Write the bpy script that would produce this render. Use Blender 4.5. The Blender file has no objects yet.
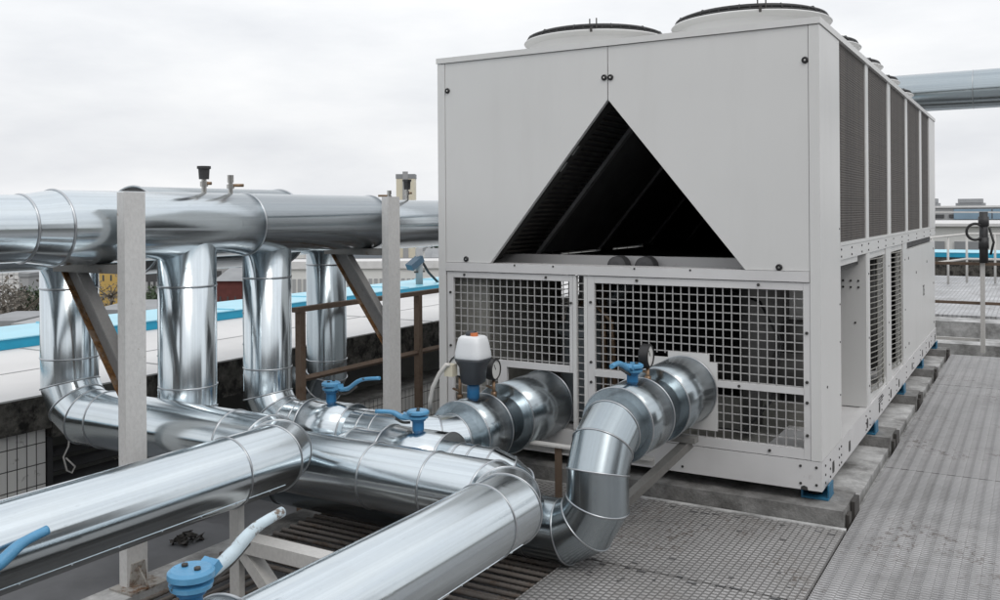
import bpy, bmesh, math, random
from mathutils import Vector as V, Matrix
random.seed(7)
PI = math.pi
sc = bpy.context.scene
COL = sc.collection

# ------------------------------------------------------------------ materials
def newmat(name):
    m = bpy.data.materials.new(name); m.use_nodes = True
    nt = m.node_tree
    return m, nt, nt.nodes['Principled BSDF']
def nd(nt, t, **kw):
    n = nt.nodes.new(t)
    for k, v in kw.items():
        if k.startswith('i_'):
            n.inputs[int(k[2:]) if k[2:].isdigit() else k[2:].replace('_', ' ')].default_value = v
        else: setattr(n, k, v)
    return n
def ln(nt, a, b): nt.links.new(a, b)
def ramp(nt, src, stops):
    r = nd(nt, 'ShaderNodeValToRGB'); e = r.color_ramp.elements
    while len(e) < len(stops): e.new(0.5)
    for el, (p, c) in zip(e, stops):
        el.position = p; el.color = (*c, 1) if len(c) == 3 else c
    ln(nt, src, r.inputs[0]); return r
def mth(nt, op, a, b=None, c=None):
    n = nd(nt, 'ShaderNodeMath', operation=op)
    for i, x in enumerate((a, b, c)):
        if x is None: continue
        if isinstance(x, (int, float)): n.inputs[i].default_value = x
        else: ln(nt, x, n.inputs[i])
    return n.outputs[0]
def objco(nt): return nd(nt, 'ShaderNodeTexCoord').outputs['Object']
def mapping(nt, co, scale):
    m = nd(nt, 'ShaderNodeMapping'); m.inputs['Scale'].default_value = scale; ln(nt, co, m.inputs[0]); return m.outputs[0]
def noise(nt, co, scale, detail=4, rough=.55):
    n = nd(nt, 'ShaderNodeTexNoise'); n.inputs['Scale'].default_value = scale
    n.inputs['Detail'].default_value = detail; n.inputs['Roughness'].default_value = rough
    ln(nt, co, n.inputs['Vector']); return n.outputs['Fac']
def bump(nt, h, strength, dist, bs, prev=None):
    b = nd(nt, 'ShaderNodeBump'); b.inputs['Strength'].default_value = strength; b.inputs['Distance'].default_value = dist
    ln(nt, h, b.inputs['Height'])
    if prev is not None: ln(nt, prev, b.inputs['Normal'])
    ln(nt, b.outputs[0], bs.inputs['Normal']); return b.outputs[0]
def mixc(nt, f, a, b):
    m = nd(nt, 'ShaderNodeMix', data_type='RGBA')
    for s, i in ((f, 0), (a, 6), (b, 7)):
        if isinstance(s, (int, float)): m.inputs[i].default_value = s
        elif isinstance(s, tuple): m.inputs[i].default_value = (*s, 1)
        else: ln(nt, s, m.inputs[i])
    return m.outputs[2]

def plain(name, c, rough=.5, metal=0., var=.12, scale=9., bmp=0., spec=.5, dirt=None, dirt_at=(.55, .75), dscale=5.):
    """paint / stone with uneven tone; dirt = colour of blotchy wear"""
    m, nt, bs = newmat(name); co = objco(nt)
    n = noise(nt, co, scale, 6)
    r = ramp(nt, n, [(.3, tuple(x*(1-var) for x in c)), (.7, tuple(min(1, x*(1+var)) for x in c))])
    out = r.outputs[0]
    if dirt:
        d = noise(nt, co, dscale, 8, .7)
        f = ramp(nt, d, [(dirt_at[0], (0, 0, 0)), (dirt_at[1], (1, 1, 1))])
        out = mixc(nt, f.outputs[0], out, dirt)
    ln(nt, out, bs.inputs['Base Color'])
    bs.inputs['Roughness'].default_value = rough; bs.inputs['Metallic'].default_value = metal
    bs.inputs['Specular IOR Level'].default_value = spec
    if bmp: bump(nt, noise(nt, co, scale*6, 5), bmp, .01, bs)
    return m

def galv_mat(name, base, r0, r1, wob=.35):
    """rolled galvanised sheet: streaks along the pipe, soft dents, a little dust"""
    m, nt, bs = newmat(name)
    uv = nd(nt, 'ShaderNodeTexCoord').outputs['UV']; co = objco(nt)
    st = noise(nt, mapping(nt, uv, (60, .35, 1)), 1., 5, .6)
    tg = nd(nt, 'ShaderNodeTangent', direction_type='UV_MAP', uv_map='UVMap'); ln(nt, tg.outputs[0], bs.inputs['Tangent'])
    bs.inputs['Anisotropic'].default_value = .75; bs.inputs['Anisotropic Rotation'].default_value = .25
    big = noise(nt, mapping(nt, uv, (16, .22, 1)), 1., 3, .5)
    sp = nd(nt, 'ShaderNodeTexVoronoi'); sp.inputs['Scale'].default_value = 70; ln(nt, co, sp.inputs['Vector'])
    c = ramp(nt, st, [(.25, tuple(x*.86 for x in base)), (.75, tuple(min(1, x*1.08) for x in base))]).outputs[0]
    c = mixc(nt, mth(nt, 'MULTIPLY', sp.outputs['Color'], .10), c, tuple(x*.78 for x in base))
    blot = ramp(nt, noise(nt, co, 3.5, 7, .65), [(.52, (0, 0, 0)), (.8, (1, 1, 1))]).outputs[0]
    c = mixc(nt, mth(nt, 'MULTIPLY', blot, .14), c, (.55, .54, .51))
    fk = ramp(nt, noise(nt, mapping(nt, uv, (60, 22, 1)), 1., 6, .75), [(.60, (0, 0, 0)), (.68, (1, 1, 1))]).outputs[0]
    c = mixc(nt, mth(nt, 'MULTIPLY', fk, .30), c, tuple(x*.62 for x in base))
    ln(nt, c, bs.inputs['Base Color']); bs.inputs['Metallic'].default_value = 1.
    rr = mth(nt, 'ADD', mth(nt, 'MULTIPLY', st, (r1-r0)*.6), mth(nt, 'MULTIPLY', noise(nt, co, 6, 5), (r1-r0)))
    ln(nt, mth(nt, 'ADD', rr, r0-.12*(r1-r0)), bs.inputs['Roughness'])
    b = bump(nt, big, wob, .006, bs)
    dn = ramp(nt, noise(nt, co, 7., 3, .5), [(.64, (0, 0, 0)), (.76, (1, 1, 1))]).outputs[0]
    b = bump(nt, dn, .10, .005, bs, b)
    bump(nt, st, .05, .002, bs, b)
    return m

def rusty(name, c, rust=(.16, .075, .03), a=.56, b=.66, scale=7.):
    m, nt, bs = newmat(name); co = objco(nt)
    n = noise(nt, co, scale, 9, .72); g = noise(nt, mapping(nt, co, (1, 1, .7)), 75, 5)
    f = ramp(nt, n, [(a, (0, 0, 0)), (b, (1, 1, 1))]).outputs[0]
    base = ramp(nt, g, [(.3, tuple(x*.90 for x in c)), (.7, tuple(x*1.04 for x in c))]).outputs[0]
    rc = ramp(nt, g, [(.35, tuple(x*.45 for x in rust)), (.65, tuple(x*1.4 for x in rust))]).outputs[0]
    ln(nt, mixc(nt, f, base, rc), bs.inputs['Base Color'])
    bs.inputs['Roughness'].default_value = .7
    bump(nt, g, .3, .004, bs); return m

def grid_mat(name, px, py, light, dark, duty=(.72, .55), stripe=None, dirt=(.10, .085, .07)):
    """pressed steel planking: raised rungs in columns over dark slots"""
    m, nt, bs = newmat(name); co = objco(nt)
    s = nd(nt, 'ShaderNodeSeparateXYZ'); ln(nt, co, s.inputs[0])
    x = mth(nt, 'DIVIDE', s.outputs[0], px)
    odd = mth(nt, 'MULTIPLY', mth(nt, 'MODULO', mth(nt, 'ABSOLUTE', mth(nt, 'FLOOR', x)), 2.), .5)
    y = mth(nt, 'ADD', mth(nt, 'DIVIDE', s.outputs[1], py), odd)
    fx = mth(nt, 'ABSOLUTE', mth(nt, 'SUBTRACT', mth(nt, 'FRACT', x), .5))
    fy = mth(nt, 'ABSOLUTE', mth(nt, 'SUBTRACT', mth(nt, 'FRACT', y), .5))
    hx = nd(nt, 'ShaderNodeMapRange', interpolation_type='SMOOTHSTEP'); hx.inputs[1].default_value = duty[0]/2+.09; hx.inputs[2].default_value = duty[0]/2-.09; ln(nt, fx, hx.inputs[0])
    hy = nd(nt, 'ShaderNodeMapRange', interpolation_type='SMOOTHSTEP'); hy.inputs[1].default_value = duty[1]/2+.13; hy.inputs[2].default_value = duty[1]/2-.13; ln(nt, fy, hy.inputs[0])
    h = mth(nt, 'MULTIPLY', hx.outputs[0], hy.outputs[0])
    big = noise(nt, co, 2.2, 8, .65); fine = noise(nt, co, 26, 5, .6)
    lc = ramp(nt, big, [(.3, tuple(v*.75 for v in light)), (.7, tuple(v*1.15 for v in light))]).outputs[0]
    col = mixc(nt, h, dark, lc)
    if stripe:
        fs = mth(nt, 'FRACT', mth(nt, 'DIVIDE', s.outputs[0], stripe[0]))
        sm = ramp(nt, fs, [(0., (1, 1, 1)), (.3, (.5, .5, .5)), (.55, (0, 0, 0)), (.8, (.3, .3, .3)), (1., (1, 1, 1))]).outputs[0]
        col = mixc(nt, mth(nt, 'MULTIPLY', sm, stripe[1]), col, tuple(v*.50 for v in light))
    f2 = ramp(nt, noise(nt, mapping(nt, co, (1., .8, 1)), 3.2, 9, .72), [(.50, (0, 0, 0)), (.72, (1, 1, 1))]).outputs[0]
    col = mixc(nt, mth(nt, 'MULTIPLY', f2, .75), col, dirt)
    wet = ramp(nt, noise(nt, mapping(nt, co, (1., .75, 1)), 1.7, 8, .62), [(.46, (0, 0, 0)), (.60, (1, 1, 1))]).outputs[0]
    col = mixc(nt, mth(nt, 'MULTIPLY', wet, .38), col, tuple(v*.45 for v in light))
    gate = ramp(nt, noise(nt, co, 1.5, 4, .5), [(.53, (0, 0, 0)), (.62, (1, 1, 1))]).outputs[0]
    f3 = mth(nt, 'MULTIPLY', ramp(nt, noise(nt, mapping(nt, co, (1, .7, 1)), 34, 6, .7), [(.52, (0, 0, 0)), (.62, (1, 1, 1))]).outputs[0], gate)
    col = mixc(nt, mth(nt, 'MULTIPLY', f3, .7), col, (.07, .045, .03))
    ln(nt, col, bs.inputs['Base Color']); bs.inputs['Metallic'].default_value = .1
    ln(nt, mth(nt, 'SUBTRACT', mth(nt, 'ADD', mth(nt, 'MULTIPLY', fine, .25), .42), mth(nt, 'MULTIPLY', wet, .16)), bs.inputs['Roughness'])
    b = bump(nt, h, .7, .008, bs)
    if stripe: b = bump(nt, sm, .5, .012, bs, b)
    bump(nt, fine, .15, .003, bs, b)
    return m

MT = {}
MT['darkmetal'] = plain('dark_painted_metal', (.05, .05, .052), .5, .2, .15, 12)
MT['galv'] = galv_mat('galvanised_cladding', (.66, .72, .755), .10, .21, .13)
MT['galv_dull'] = galv_mat('dull_galvanised_cladding', (.43, .485, .515), .13, .26, .10)
MT['band'] = plain('joint_band_metal', (.50, .52, .54), .32, 1., .1)
def cabinet(name, c, rough, amt):
    m, nt, bs = newmat(name); co = objco(nt)
    n = noise(nt, co, 1.1, 3); dr = noise(nt, mapping(nt, co, (3, 3, .5)), 1.5, 9, .62)
    f = ramp(nt, dr, [(.52, (0, 0, 0)), (.85, (1, 1, 1))]).outputs[0]
    b0 = ramp(nt, n, [(.3, tuple(x*.97 for x in c)), (.7, tuple(x*1.02 for x in c))]).outputs[0]
    ln(nt, mixc(nt, mth(nt, 'MULTIPLY', f, amt), b0, (.36, .345, .32)), bs.inputs['Base Color'])
    ln(nt, mth(nt, 'ADD', mth(nt, 'MULTIPLY', dr, .15), rough-.07), bs.inputs['Roughness'])
    bump(nt, n, .25, .02, bs); return m
MT['paint'] = cabinet('light_grey_cabinet_paint', (.69, .69, .68), .38, .12)
MT['paint_low'] = plain('grimy_cabinet_paint', (.66, .655, .655), .42, 0, .05, 5., 0, .5, (.36, .34, .31), (.64, .84), 6.)
MT['wire'] = plain('mesh_wire_paint', (.42, .415, .41), .5, 0, .05)
MT['black'] = plain('black_rubber', (.02, .02, .021), .45)
MT['dark'] = plain('dark_interior_metal', (.05, .049, .047), .6, .2, .3, 6)
MT['vdark'] = plain('near_black_sheet', (.11, .11, .113), .6, 0, .2, 6, 0, .25)  # near-black grey for inner coils, slots, gaps and the void
MT['rib'] = plain('dark_rib', (.24, .24, .245), .5, .3)
MT['olive'] = plain('olive_grey_inner_panel', (.30, .295, .27), .6, 0, .1, 5, 0, .5, (.12, .11, .09), (.5, .8), 4)
MT['vessel'] = plain('compressor_casing', (.20, .225, .24), .38, .3, .2, 6)
MT['chrome'] = plain('bright_fitting', (.55, .54, .52), .3, 1.)
MT['brass'] = plain('brownish_brass', (.25, .17, .11), .4, .8)
MT['blue'] = plain('valve_blue_paint', (.018, .14, .31), .42, 0, .12, 18, 0, .5, (.5, .55, .58), (.66, .76), 14)
MT['lightblue'] = plain('pale_blue_lever_paint', (.10, .32, .54), .32, 0, .14, 15, .15, .6, (.06, .06, .06), (.62, .67), 26)
MT['wornlever'] = plain('worn_white_lever_paint', (.55, .66, .72), .42, 0, .12, 20, .1, .5, (.16, .12, .09), (.53, .60), 24)
MT['footblue'] = plain('spring_mount_blue', (.03, .16, .28), .45, 0, .15, 20)
MT['white_plastic'] = plain('white_plastic_cover', (.80, .82, .84), .35, 0, .02)
MT['navy'] = plain('dark_slate_casting', (.05, .055, .064), .42)
MT['cream'] = plain('cream_plastic', (.68, .63, .50), .45, 0, .05)
MT['orange'] = plain('orange_indicator', (.65, .20, .08), .4)
MT['cable'] = plain('grey_white_conduit', (.62, .60, .57), .5)
MT['dial'] = plain('gauge_dial', (.75, .75, .73), .3, 0, .02)
MT['concrete'] = plain('weathered_concrete', (.24, .237, .23), .85, 0, .25, 11, .6, .3, (.09, .087, .083), (.44, .70), 5.)
MT['concrete_pale'] = plain('pale_concrete_slab', (.50, .50, .495), .85, 0, .25, 9, .4, .3, (.17, .166, .16), (.44, .68), 4.)
MT['fascia'] = plain('blackened_fascia_concrete', (.10, .095, .085), .9, 0, .5, 14, .6, .2, (.018, .017, .016), (.45, .6), 9.)
MT['membrane'] = plain('dark_roof_membrane', (.13, .133, .14), .6, 0, .25, 3, .15, .4, (.15, .15, .15), (.55, .8), 2.)
MT['roofwhite'] = plain('white_roof_sheet', (.66, .655, .65), .7, 0, .06, 2, 0, .3, (.45, .44, .42), (.58, .9), 1.2)
MT['blueroof'] = plain('light_blue_coping_sheet', (.30, .66, .80), .3, 0, .06, 3)
MT['bluefascia'] = plain('cyan_blue_fascia_paint', (.015, .33, .52), .4, 0, .08, 4)
MT['post'] = rusty('galvanised_steel_post', (.66, .655, .645), (.22, .16, .11), .63, .72, 10)
MT['brace'] = rusty('rust_edged_channel', (.24, .235, .23), (.17, .085, .03), .60, .68, 6)
MT['rust'] = rusty('rusty_flange', (.20, .15, .11), (.16, .075, .022), .42, .52, 16)
MT['platerust'] = rusty('rust_spotted_plate', (.36, .345, .32), (.13, .065, .03), .50, .62, 16)
MT['oldsteel'] = rusty('old_grey_angle_steel', (.22, .215, .205), (.16, .10, .06), .60, .70, 9)
MT['brownrail'] = rusty('brown_railing_paint', (.15, .105, .075), (.10, .055, .03), .5, .7, 8)
MT['whitesteel'] = rusty('old_white_steel', (.60, .59, .57), (.20, .12, .07), .66, .74, 9)
MT['rebar'] = rusty('ribbed_bar', (.17, .15, .135), (.12, .075, .045), .5, .7, 12)
MT['grout_dirt'] = plain('rubble', (.06, .055, .05), .9, 0, .4, 20, .5)
MT['deck'] = grid_mat('pressed_deck_plank', .030, .029, (.47, .46, .455), (.19, .185, .18), (.80, .58), None, (.20, .185, .17))
MT['walk'] = grid_mat('perforated_walkway_plank', .040, .024, (.54, .535, .54), (.25, .245, .245), (.99, .5), (.080, .55), (.19, .185, .18))
MT['platform'] = grid_mat('far_grating', .06, .06, (.56, .57, .58), (.33, .33, .34), (.75, .7))
MT['darksteel'] = plain('dark_edge_steel', (.075, .07, .065), .6, .3, .3, 12)
MT['citywhite'] = plain('pale_render', (.68, .68, .66), .8, 0, .05, .3)
MT['citygrey'] = plain('grey_render', (.36, .365, .37), .8, 0, .06, .3)
MT['citybeige'] = plain('beige_render', (.50, .46, .36), .8, 0, .06, .3)
MT['cityyellow'] = plain('ochre_render', (.56, .38, .12), .8, 0, .06, .3)
MT['citybrick'] = plain('dark_red_brick', (.12, .035, .03), .85, 0, .15, 2.)
MT['cityred'] = plain('faded_red_sheet', (.36, .12, .11), .8, 0, .08, .5)
MT['reflection_wall'] = plain('brown_grey_wall', (.17, .165, .16), .8, 0, .15, .8)
MT['cityroof'] = plain('grey_sheet_roof', (.27, .28, .29), .7, 0, .12, .5)
MT['citydark'] = plain('dark_roofing', (.07, .072, .075), .8, 0, .2, .5)
MT['glass'] = plain('window_glass', (.07, .085, .10), .15)
MT['lampblue'] = plain('slate_blue_housing', (.05, .10, .15), .4)
MT['glassblue'] = plain('blue_grey_glazing', (.22, .32, .41), .25, 0, .12, .6)
MT['bark'] = plain('bark', (.09, .075, .06), .9)
MT['leafgreen'] = plain('dark_green_leaf', (.045, .07, .035), .7, 0, .45, 2.5)
MT['leafbrown'] = plain('grey_brown_twigs', (.16, .145, .125), .8, 0, .4, 2.5)
MT['cityground'] = plain('city_ground', (.14, .14, .13), .9, 0, .35, .03, 0, .3, (.06, .075, .045), (.5, .6), .02)

def coil_mat():
    m, nt, bs = newmat('dusty_coil_fins'); co = objco(nt)
    s = nd(nt, 'ShaderNodeSeparateXYZ'); ln(nt, co, s.inputs[0])
    cb = nd(nt, 'ShaderNodeCombineXYZ'); ln(nt, s.outputs[1], cb.inputs[0]); ln(nt, s.outputs[2], cb.inputs[1])
    fr = mth(nt, 'FRACT', mth(nt, 'DIVIDE', s.outputs[2], .014))
    line = ramp(nt, fr, [(0., (0, 0, 0)), (.3, (1, 1, 1)), (.7, (1, 1, 1)), (1., (0, 0, 0))]).outputs[0]
    v = noise(nt, mapping(nt, cb.outputs[0], (22, .35, 1)), 1., 7, .7)
    c = ramp(nt, v, [(.28, (.026, .022, .019)), (.72, (.135, .115, .10))]).outputs[0]
    c = mixc(nt, mth(nt, 'MULTIPLY', line, .22), c, (.045, .04, .038))
    ba = nd(nt, 'ShaderNodeTexBrick'); ba.offset = .5; ba.inputs['Scale'].default_value = 1; ba.inputs['Brick Width'].default_value = .23; ba.inputs['Row Height'].default_value = .075; ba.inputs['Mortar Size'].default_value = .004; ba.inputs['Mortar Smooth'].default_value = .6; ln(nt, cb.outputs[0], ba.inputs['Vector'])
    c = mixc(nt, mth(nt, 'MULTIPLY', ba.outputs['Fac'], .4), c, (.03, .028, .026))
    fl = ramp(nt, noise(nt, mapping(nt, cb.outputs[0], (26, 5, 1)), 1., 4), [(.745, (0, 0, 0)), (.77, (1, 1, 1))]).outputs[0]
    c = mixc(nt, fl, c, (.42, .41, .40))
    ln(nt, c, bs.inputs['Base Color']); bs.inputs['Roughness'].default_value = .65; bs.inputs['Metallic'].default_value = .2
    bump(nt, line, .5, .004, bs); return m
MT['coil'] = coil_mat()
def tile_mat():
    m, nt, bs = newmat('white_wall_tiles'); co = objco(nt)
    s = nd(nt, 'ShaderNodeSeparateXYZ'); ln(nt, co, s.inputs[0])
    cb = nd(nt, 'ShaderNodeCombineXYZ'); ln(nt, s.outputs[1], cb.inputs[0]); ln(nt, s.outputs[2], cb.inputs[1])
    b = nd(nt, 'ShaderNodeTexBrick'); b.offset = 0; b.inputs['Scale'].default_value = 1
    b.inputs['Brick Width'].default_value = .054; b.inputs['Row Height'].default_value = .112
    b.inputs['Mortar Size'].default_value = .003; b.inputs['Mortar Smooth'].default_value = .2
    b.inputs['Color1'].default_value = (.74, .73, .70, 1); b.inputs['Color2'].default_value = (.68, .67, .65, 1); b.inputs['Mortar'].default_value = (.05, .045, .04, 1)
    ln(nt, cb.outputs[0], b.inputs['Vector'])
    f = ramp(nt, noise(nt, co, 11, 9, .75), [(.6, (0, 0, 0)), (.68, (1, 1, 1))]).outputs[0]
    ln(nt, mixc(nt, mth(nt, 'MULTIPLY', f, .75), b.outputs['Color'], (.09, .075, .06)), bs.inputs['Base Color'])
    bs.inputs['Roughness'].default_value = .35
    inv = mth(nt, 'SUBTRACT', 1., b.outputs['Fac']); bump(nt, inv, .4, .004, bs); return m
MT['tile'] = tile_mat()

# ------------------------------------------------------------------ objects
def origin(o):
    p = V((0, 0, 0))
    while o is not None: p += o.location; o = o.parent
    return p
def thing(name, label, cat, loc=(0, 0, 0), group=None):
    o = bpy.data.objects.new(name, None); COL.objects.link(o); o.location = loc; o.empty_display_size = .1
    o['label'] = label; o['category'] = cat
    if group: o['group'] = group
    return o
def tag(o, label, cat, group=None):
    o['label'] = label; o['category'] = cat
    if group: o['group'] = group
    return o
class MB:
    def __init__(s): s.bm = bmesh.new(); s.uv = s.bm.loops.layers.uv.new('UVMap'); s.mi = 0
    def face(s, vs, smooth=False, uvs=None):
        try: f = s.bm.faces.new(vs)
        except ValueError: return None
        f.smooth = smooth; f.material_index = s.mi
        if uvs:
            for l, u in zip(f.loops, uvs): l[s.uv].uv = u
        else:
            for l in f.loops: q = l.vert.co; l[s.uv].uv = (q.x*.83+q.y*.41+q.z*.13, q.z*.79-q.y*.57+q.x*.29)
        return f
    def box(s, a, b):
        x0, x1 = sorted((a[0], b[0])); y0, y1 = sorted((a[1], b[1])); z0, z1 = sorted((a[2], b[2]))
        v = [s.bm.verts.new(p) for p in ((x0,y0,z0),(x1,y0,z0),(x1,y1,z0),(x0,y1,z0),(x0,y0,z1),(x1,y0,z1),(x1,y1,z1),(x0,y1,z1))]
        for q in ((3,2,1,0),(4,5,6,7),(0,1,5,4),(1,2,6,5),(2,3,7,6),(3,0,4,7)): s.face([v[i] for i in q])
        return s
    def prism(s, poly, axis, t0, t1):
        """poly of 2-D points extruded along axis (0,1,2)"""
        def P(p, t):
            return {0: (t, p[0], p[1]), 1: (p[0], t, p[1]), 2: (p[0], p[1], t)}[axis]
        a = [s.bm.verts.new(P(p, t0)) for p in poly]; b = [s.bm.verts.new(P(p, t1)) for p in poly]
        n = len(poly)
        s.face(a); s.face(b[::-1])
        for i in range(n): s.face([a[i], b[i], b[(i+1) % n], a[(i+1) % n]])
        return s
    def bar(s, a, b, w, h, up=(0, 0, 1)):
        a, b = V(a), V(b); d = (b-a).normalized(); u = V(up)
        side = d.cross(u)
        if side.length < 1e-4: side = d.cross(V((1, 0, 0)))
        side.normalize(); u = side.cross(d).normalized()
        c = [(-w/2, -h/2), (w/2, -h/2), (w/2, h/2), (-w/2, h/2)]
        va = [s.bm.verts.new(a+side*x+u*y) for x, y in c]; vb = [s.bm.verts.new(b+side*x+u*y) for x, y in c]
        s.face(va[::-1]); s.face(vb)
        for i in range(4): s.face([va[i], va[(i+1) % 4], vb[(i+1) % 4], vb[i]])
        return s
    def ring(s, c, d, r, n, seg, u=None, v=None):
        """points of the circle round axis d, cut by the plane through c with normal n"""
        out = []
        for k in range(seg):
            t = 2*PI*k/seg; o = (u*math.cos(t)+v*math.sin(t))*r
            out.append(c+o-d*(o.dot(n)/d.dot(n)))
        return out
    def tube(s, pts, rad, seg=16, caps=True, smooth_joint=True):
        """curved tube through pts; rad a number or a list"""
        pts = [V(p) for p in pts]; n = len(pts)
        rad = rad if isinstance(rad, (list, tuple)) else [rad]*n
        prev = None; u = None; L = 0
        for i, p in enumerate(pts):
            d = (pts[min(i+1, n-1)]-pts[max(i-1, 0)]).normalized()
            if u is None:
                a = V((0, 0, 1)) if abs(d.z) < .9 else V((1, 0, 0)); u = d.cross(a).normalized()
            else: u = (u-d*u.dot(d)).normalized()
            v = d.cross(u)
            cur = [s.bm.verts.new(p+(u*math.cos(2*PI*k/seg)+v*math.sin(2*PI*k/seg))*rad[i]) for k in range(seg)]
            if i == 0 and caps: s.face(cur[::-1])
            if prev:
                l2 = L+(pts[i]-pts[i-1]).length
                for k in range(seg):
                    k2 = (k+1) % seg
                    s.face([prev[k], prev[k2], cur[k2], cur[k]], True, [(k/seg, L), ((k+1)/seg, L), ((k+1)/seg, l2), (k/seg, l2)])
                L = l2
            prev = cur
        if caps: s.face(prev)
        return s
    def cyl(s, a, b, r, r2=None, seg=24):
        s.tube([a, b], [r, r if r2 is None else r2], seg); return s
    def lathe(s, c, prof, seg=40, axis=(0, 0, 1), closed=False):
        """prof: (radius, height) along axis from c; sharp between rows"""
        c = V(c); ax = V(axis).normalized(); a = V((1, 0, 0)) if abs(ax.x) < .9 else V((0, 1, 0))
        u = ax.cross(a).normalized(); v = ax.cross(u)
        for (r0, h0), (r1, h1) in zip(prof, prof[1:]):
            A = [s.bm.verts.new(c+ax*h0+(u*math.cos(2*PI*k/seg)+v*math.sin(2*PI*k/seg))*r0) for k in range(seg)] if r0 > 1e-6 else None
            B = [s.bm.verts.new(c+ax*h1+(u*math.cos(2*PI*k/seg)+v*math.sin(2*PI*k/seg))*r1) for k in range(seg)] if r1 > 1e-6 else None
            if A and B:
                for k in range(seg):
                    k2 = (k+1) % seg
                    s.face([A[k], A[k2], B[k2], B[k]], True, [(k/seg, h0), ((k+1)/seg, h0), ((k+1)/seg, h1), (k/seg, h1)])
            elif A: s.face(A)
            elif B: s.face(B[::-1])
        return s
    def torus(s, c, ax, R, r, seg=40, sub=6):
        c = V(c); ax = V(ax).normalized(); a = V((1, 0, 0)) if abs(ax.x) < .9 else V((0, 1, 0))
        u = ax.cross(a).normalized(); v = ax.cross(u); rows = []
        for k in range(seg):
            t = 2*PI*k/seg; o = u*math.cos(t)+v*math.sin(t)
            rows.append([s.bm.verts.new(c+o*(R+r*math.cos(2*PI*j/sub))+ax*r*math.sin(2*PI*j/sub)) for j in range(sub)])
        for k in range(seg):
            for j in range(sub):
                s.face([rows[k][j], rows[(k+1) % seg][j], rows[(k+1) % seg][(j+1) % sub], rows[k][(j+1) % sub]], True)
        return s
    def bead(s, pts, r, sub=6):
        """closed small tube following a loop of points"""
        n = len(pts); c = sum(pts, V((0, 0, 0)))/n; rows = []
        for i in range(n):
            t = (pts[(i+1) % n]-pts[i-1]).normalized(); o = (pts[i]-c); o = (o-t*o.dot(t)).normalized(); w = t.cross(o)
            rows.append([s.bm.verts.new(pts[i]+o*r*math.cos(2*PI*j/sub)+w*r*1.3*math.sin(2*PI*j/sub)) for j in range(sub)])
        for k in range(n):
            for j in range(sub):
                s.face([rows[k][j], rows[(k+1) % n][j], rows[(k+1) % n][(j+1) % sub], rows[k][(j+1) % sub]], True)
        return s
    def build(s, name, mats, parent=None, bevel=0):
        if not isinstance(mats, (list, tuple)): mats = [mats]
        if bevel:
            bmesh.ops.bevel(s.bm, geom=[e for e in s.bm.edges if len(e.link_faces) == 2 and e.calc_face_angle(0) > .5], offset=bevel, segments=2, affect='EDGES', profile=.5)
        bmesh.ops.recalc_face_normals(s.bm, faces=s.bm.faces)
        off = origin(parent)
        if off.length > 0: bmesh.ops.translate(s.bm, verts=s.bm.verts, vec=-off)
        me = bpy.data.meshes.new(name); s.bm.to_mesh(me); s.bm.free()
        for m in mats: me.materials.append(MT[m])
        o = bpy.data.objects.new(name, me); COL.objects.link(o)
        if parent: o.parent = parent
        return o
def struct(name, mb, mat, bevel=0):
    o = mb.build(name, mat, None, bevel); o['kind'] = 'structure'; return o
def alone(mb, name, mat, label, cat, group=None, bevel=0):
    return tag(mb.build(name, mat, None, bevel), label, cat, group)

# ------------------------------------------------------------------ insulated pipes
SEG = 72
def axis_frame(d):
    a = V((0, 0, 1)) if abs(d.z) < .9 else V((0, 1, 0))
    u = d.cross(a).normalized(); return u, d.cross(u)
def seg_tube(mb, p, q, r, n0, n1, r2=None, caps=(False, False), L0=0.):
    d = (q-p).normalized(); u, v = axis_frame(d); r2 = r if r2 is None else r2
    A = mb.ring(p, d, r, n0, SEG, u, v); B = mb.ring(q, d, r2, n1, SEG, u, v)
    va = [mb.bm.verts.new(x) for x in A]; vb = [mb.bm.verts.new(x) for x in B]
    c = 2*PI*r
    for k in range(SEG):
        k2 = (k+1) % SEG
        la, lb = (A[k]-p).dot(d), (B[k]-p).dot(d); la2, lb2 = (A[k2]-p).dot(d), (B[k2]-p).dot(d)
        mb.face([va[k], va[k2], vb[k2], vb[k]], True, [(c*k/SEG, L0+la), (c*(k+1)/SEG, L0+la2), (c*(k+1)/SEG, L0+lb2), (c*k/SEG, L0+lb)])
    if caps[0]: mb.face(va[::-1])
    if caps[1]: mb.face(vb)
    return A, B
def band(root, c, d, r, w=.0033, mat='band'):
    d = V(d).normalized(); u, v = axis_frame(d); m = MB()
    m.bead(m.ring(V(c), d, r+.001, d, SEG, u, v), w); return m.build('joint_band', mat, root)
def seam(mb, p, q, r, ang, w=.010):
    """lap seam with rivets along a straight section"""
    d = (q-p).normalized(); u, v = axis_frame(d)
    o = u*math.cos(ang)+v*math.sin(ang); t = d.cross(o)
    mb.bar(p+o*r, q+o*r, w, .004, o)
    n = max(2, int((q-p).length/.16))
    for i in range(n):
        c = p+(q-p)*((i+.5)/n)+o*(r+.002); mb.cyl(c, c+o*.003, .004, None, 6)
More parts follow.
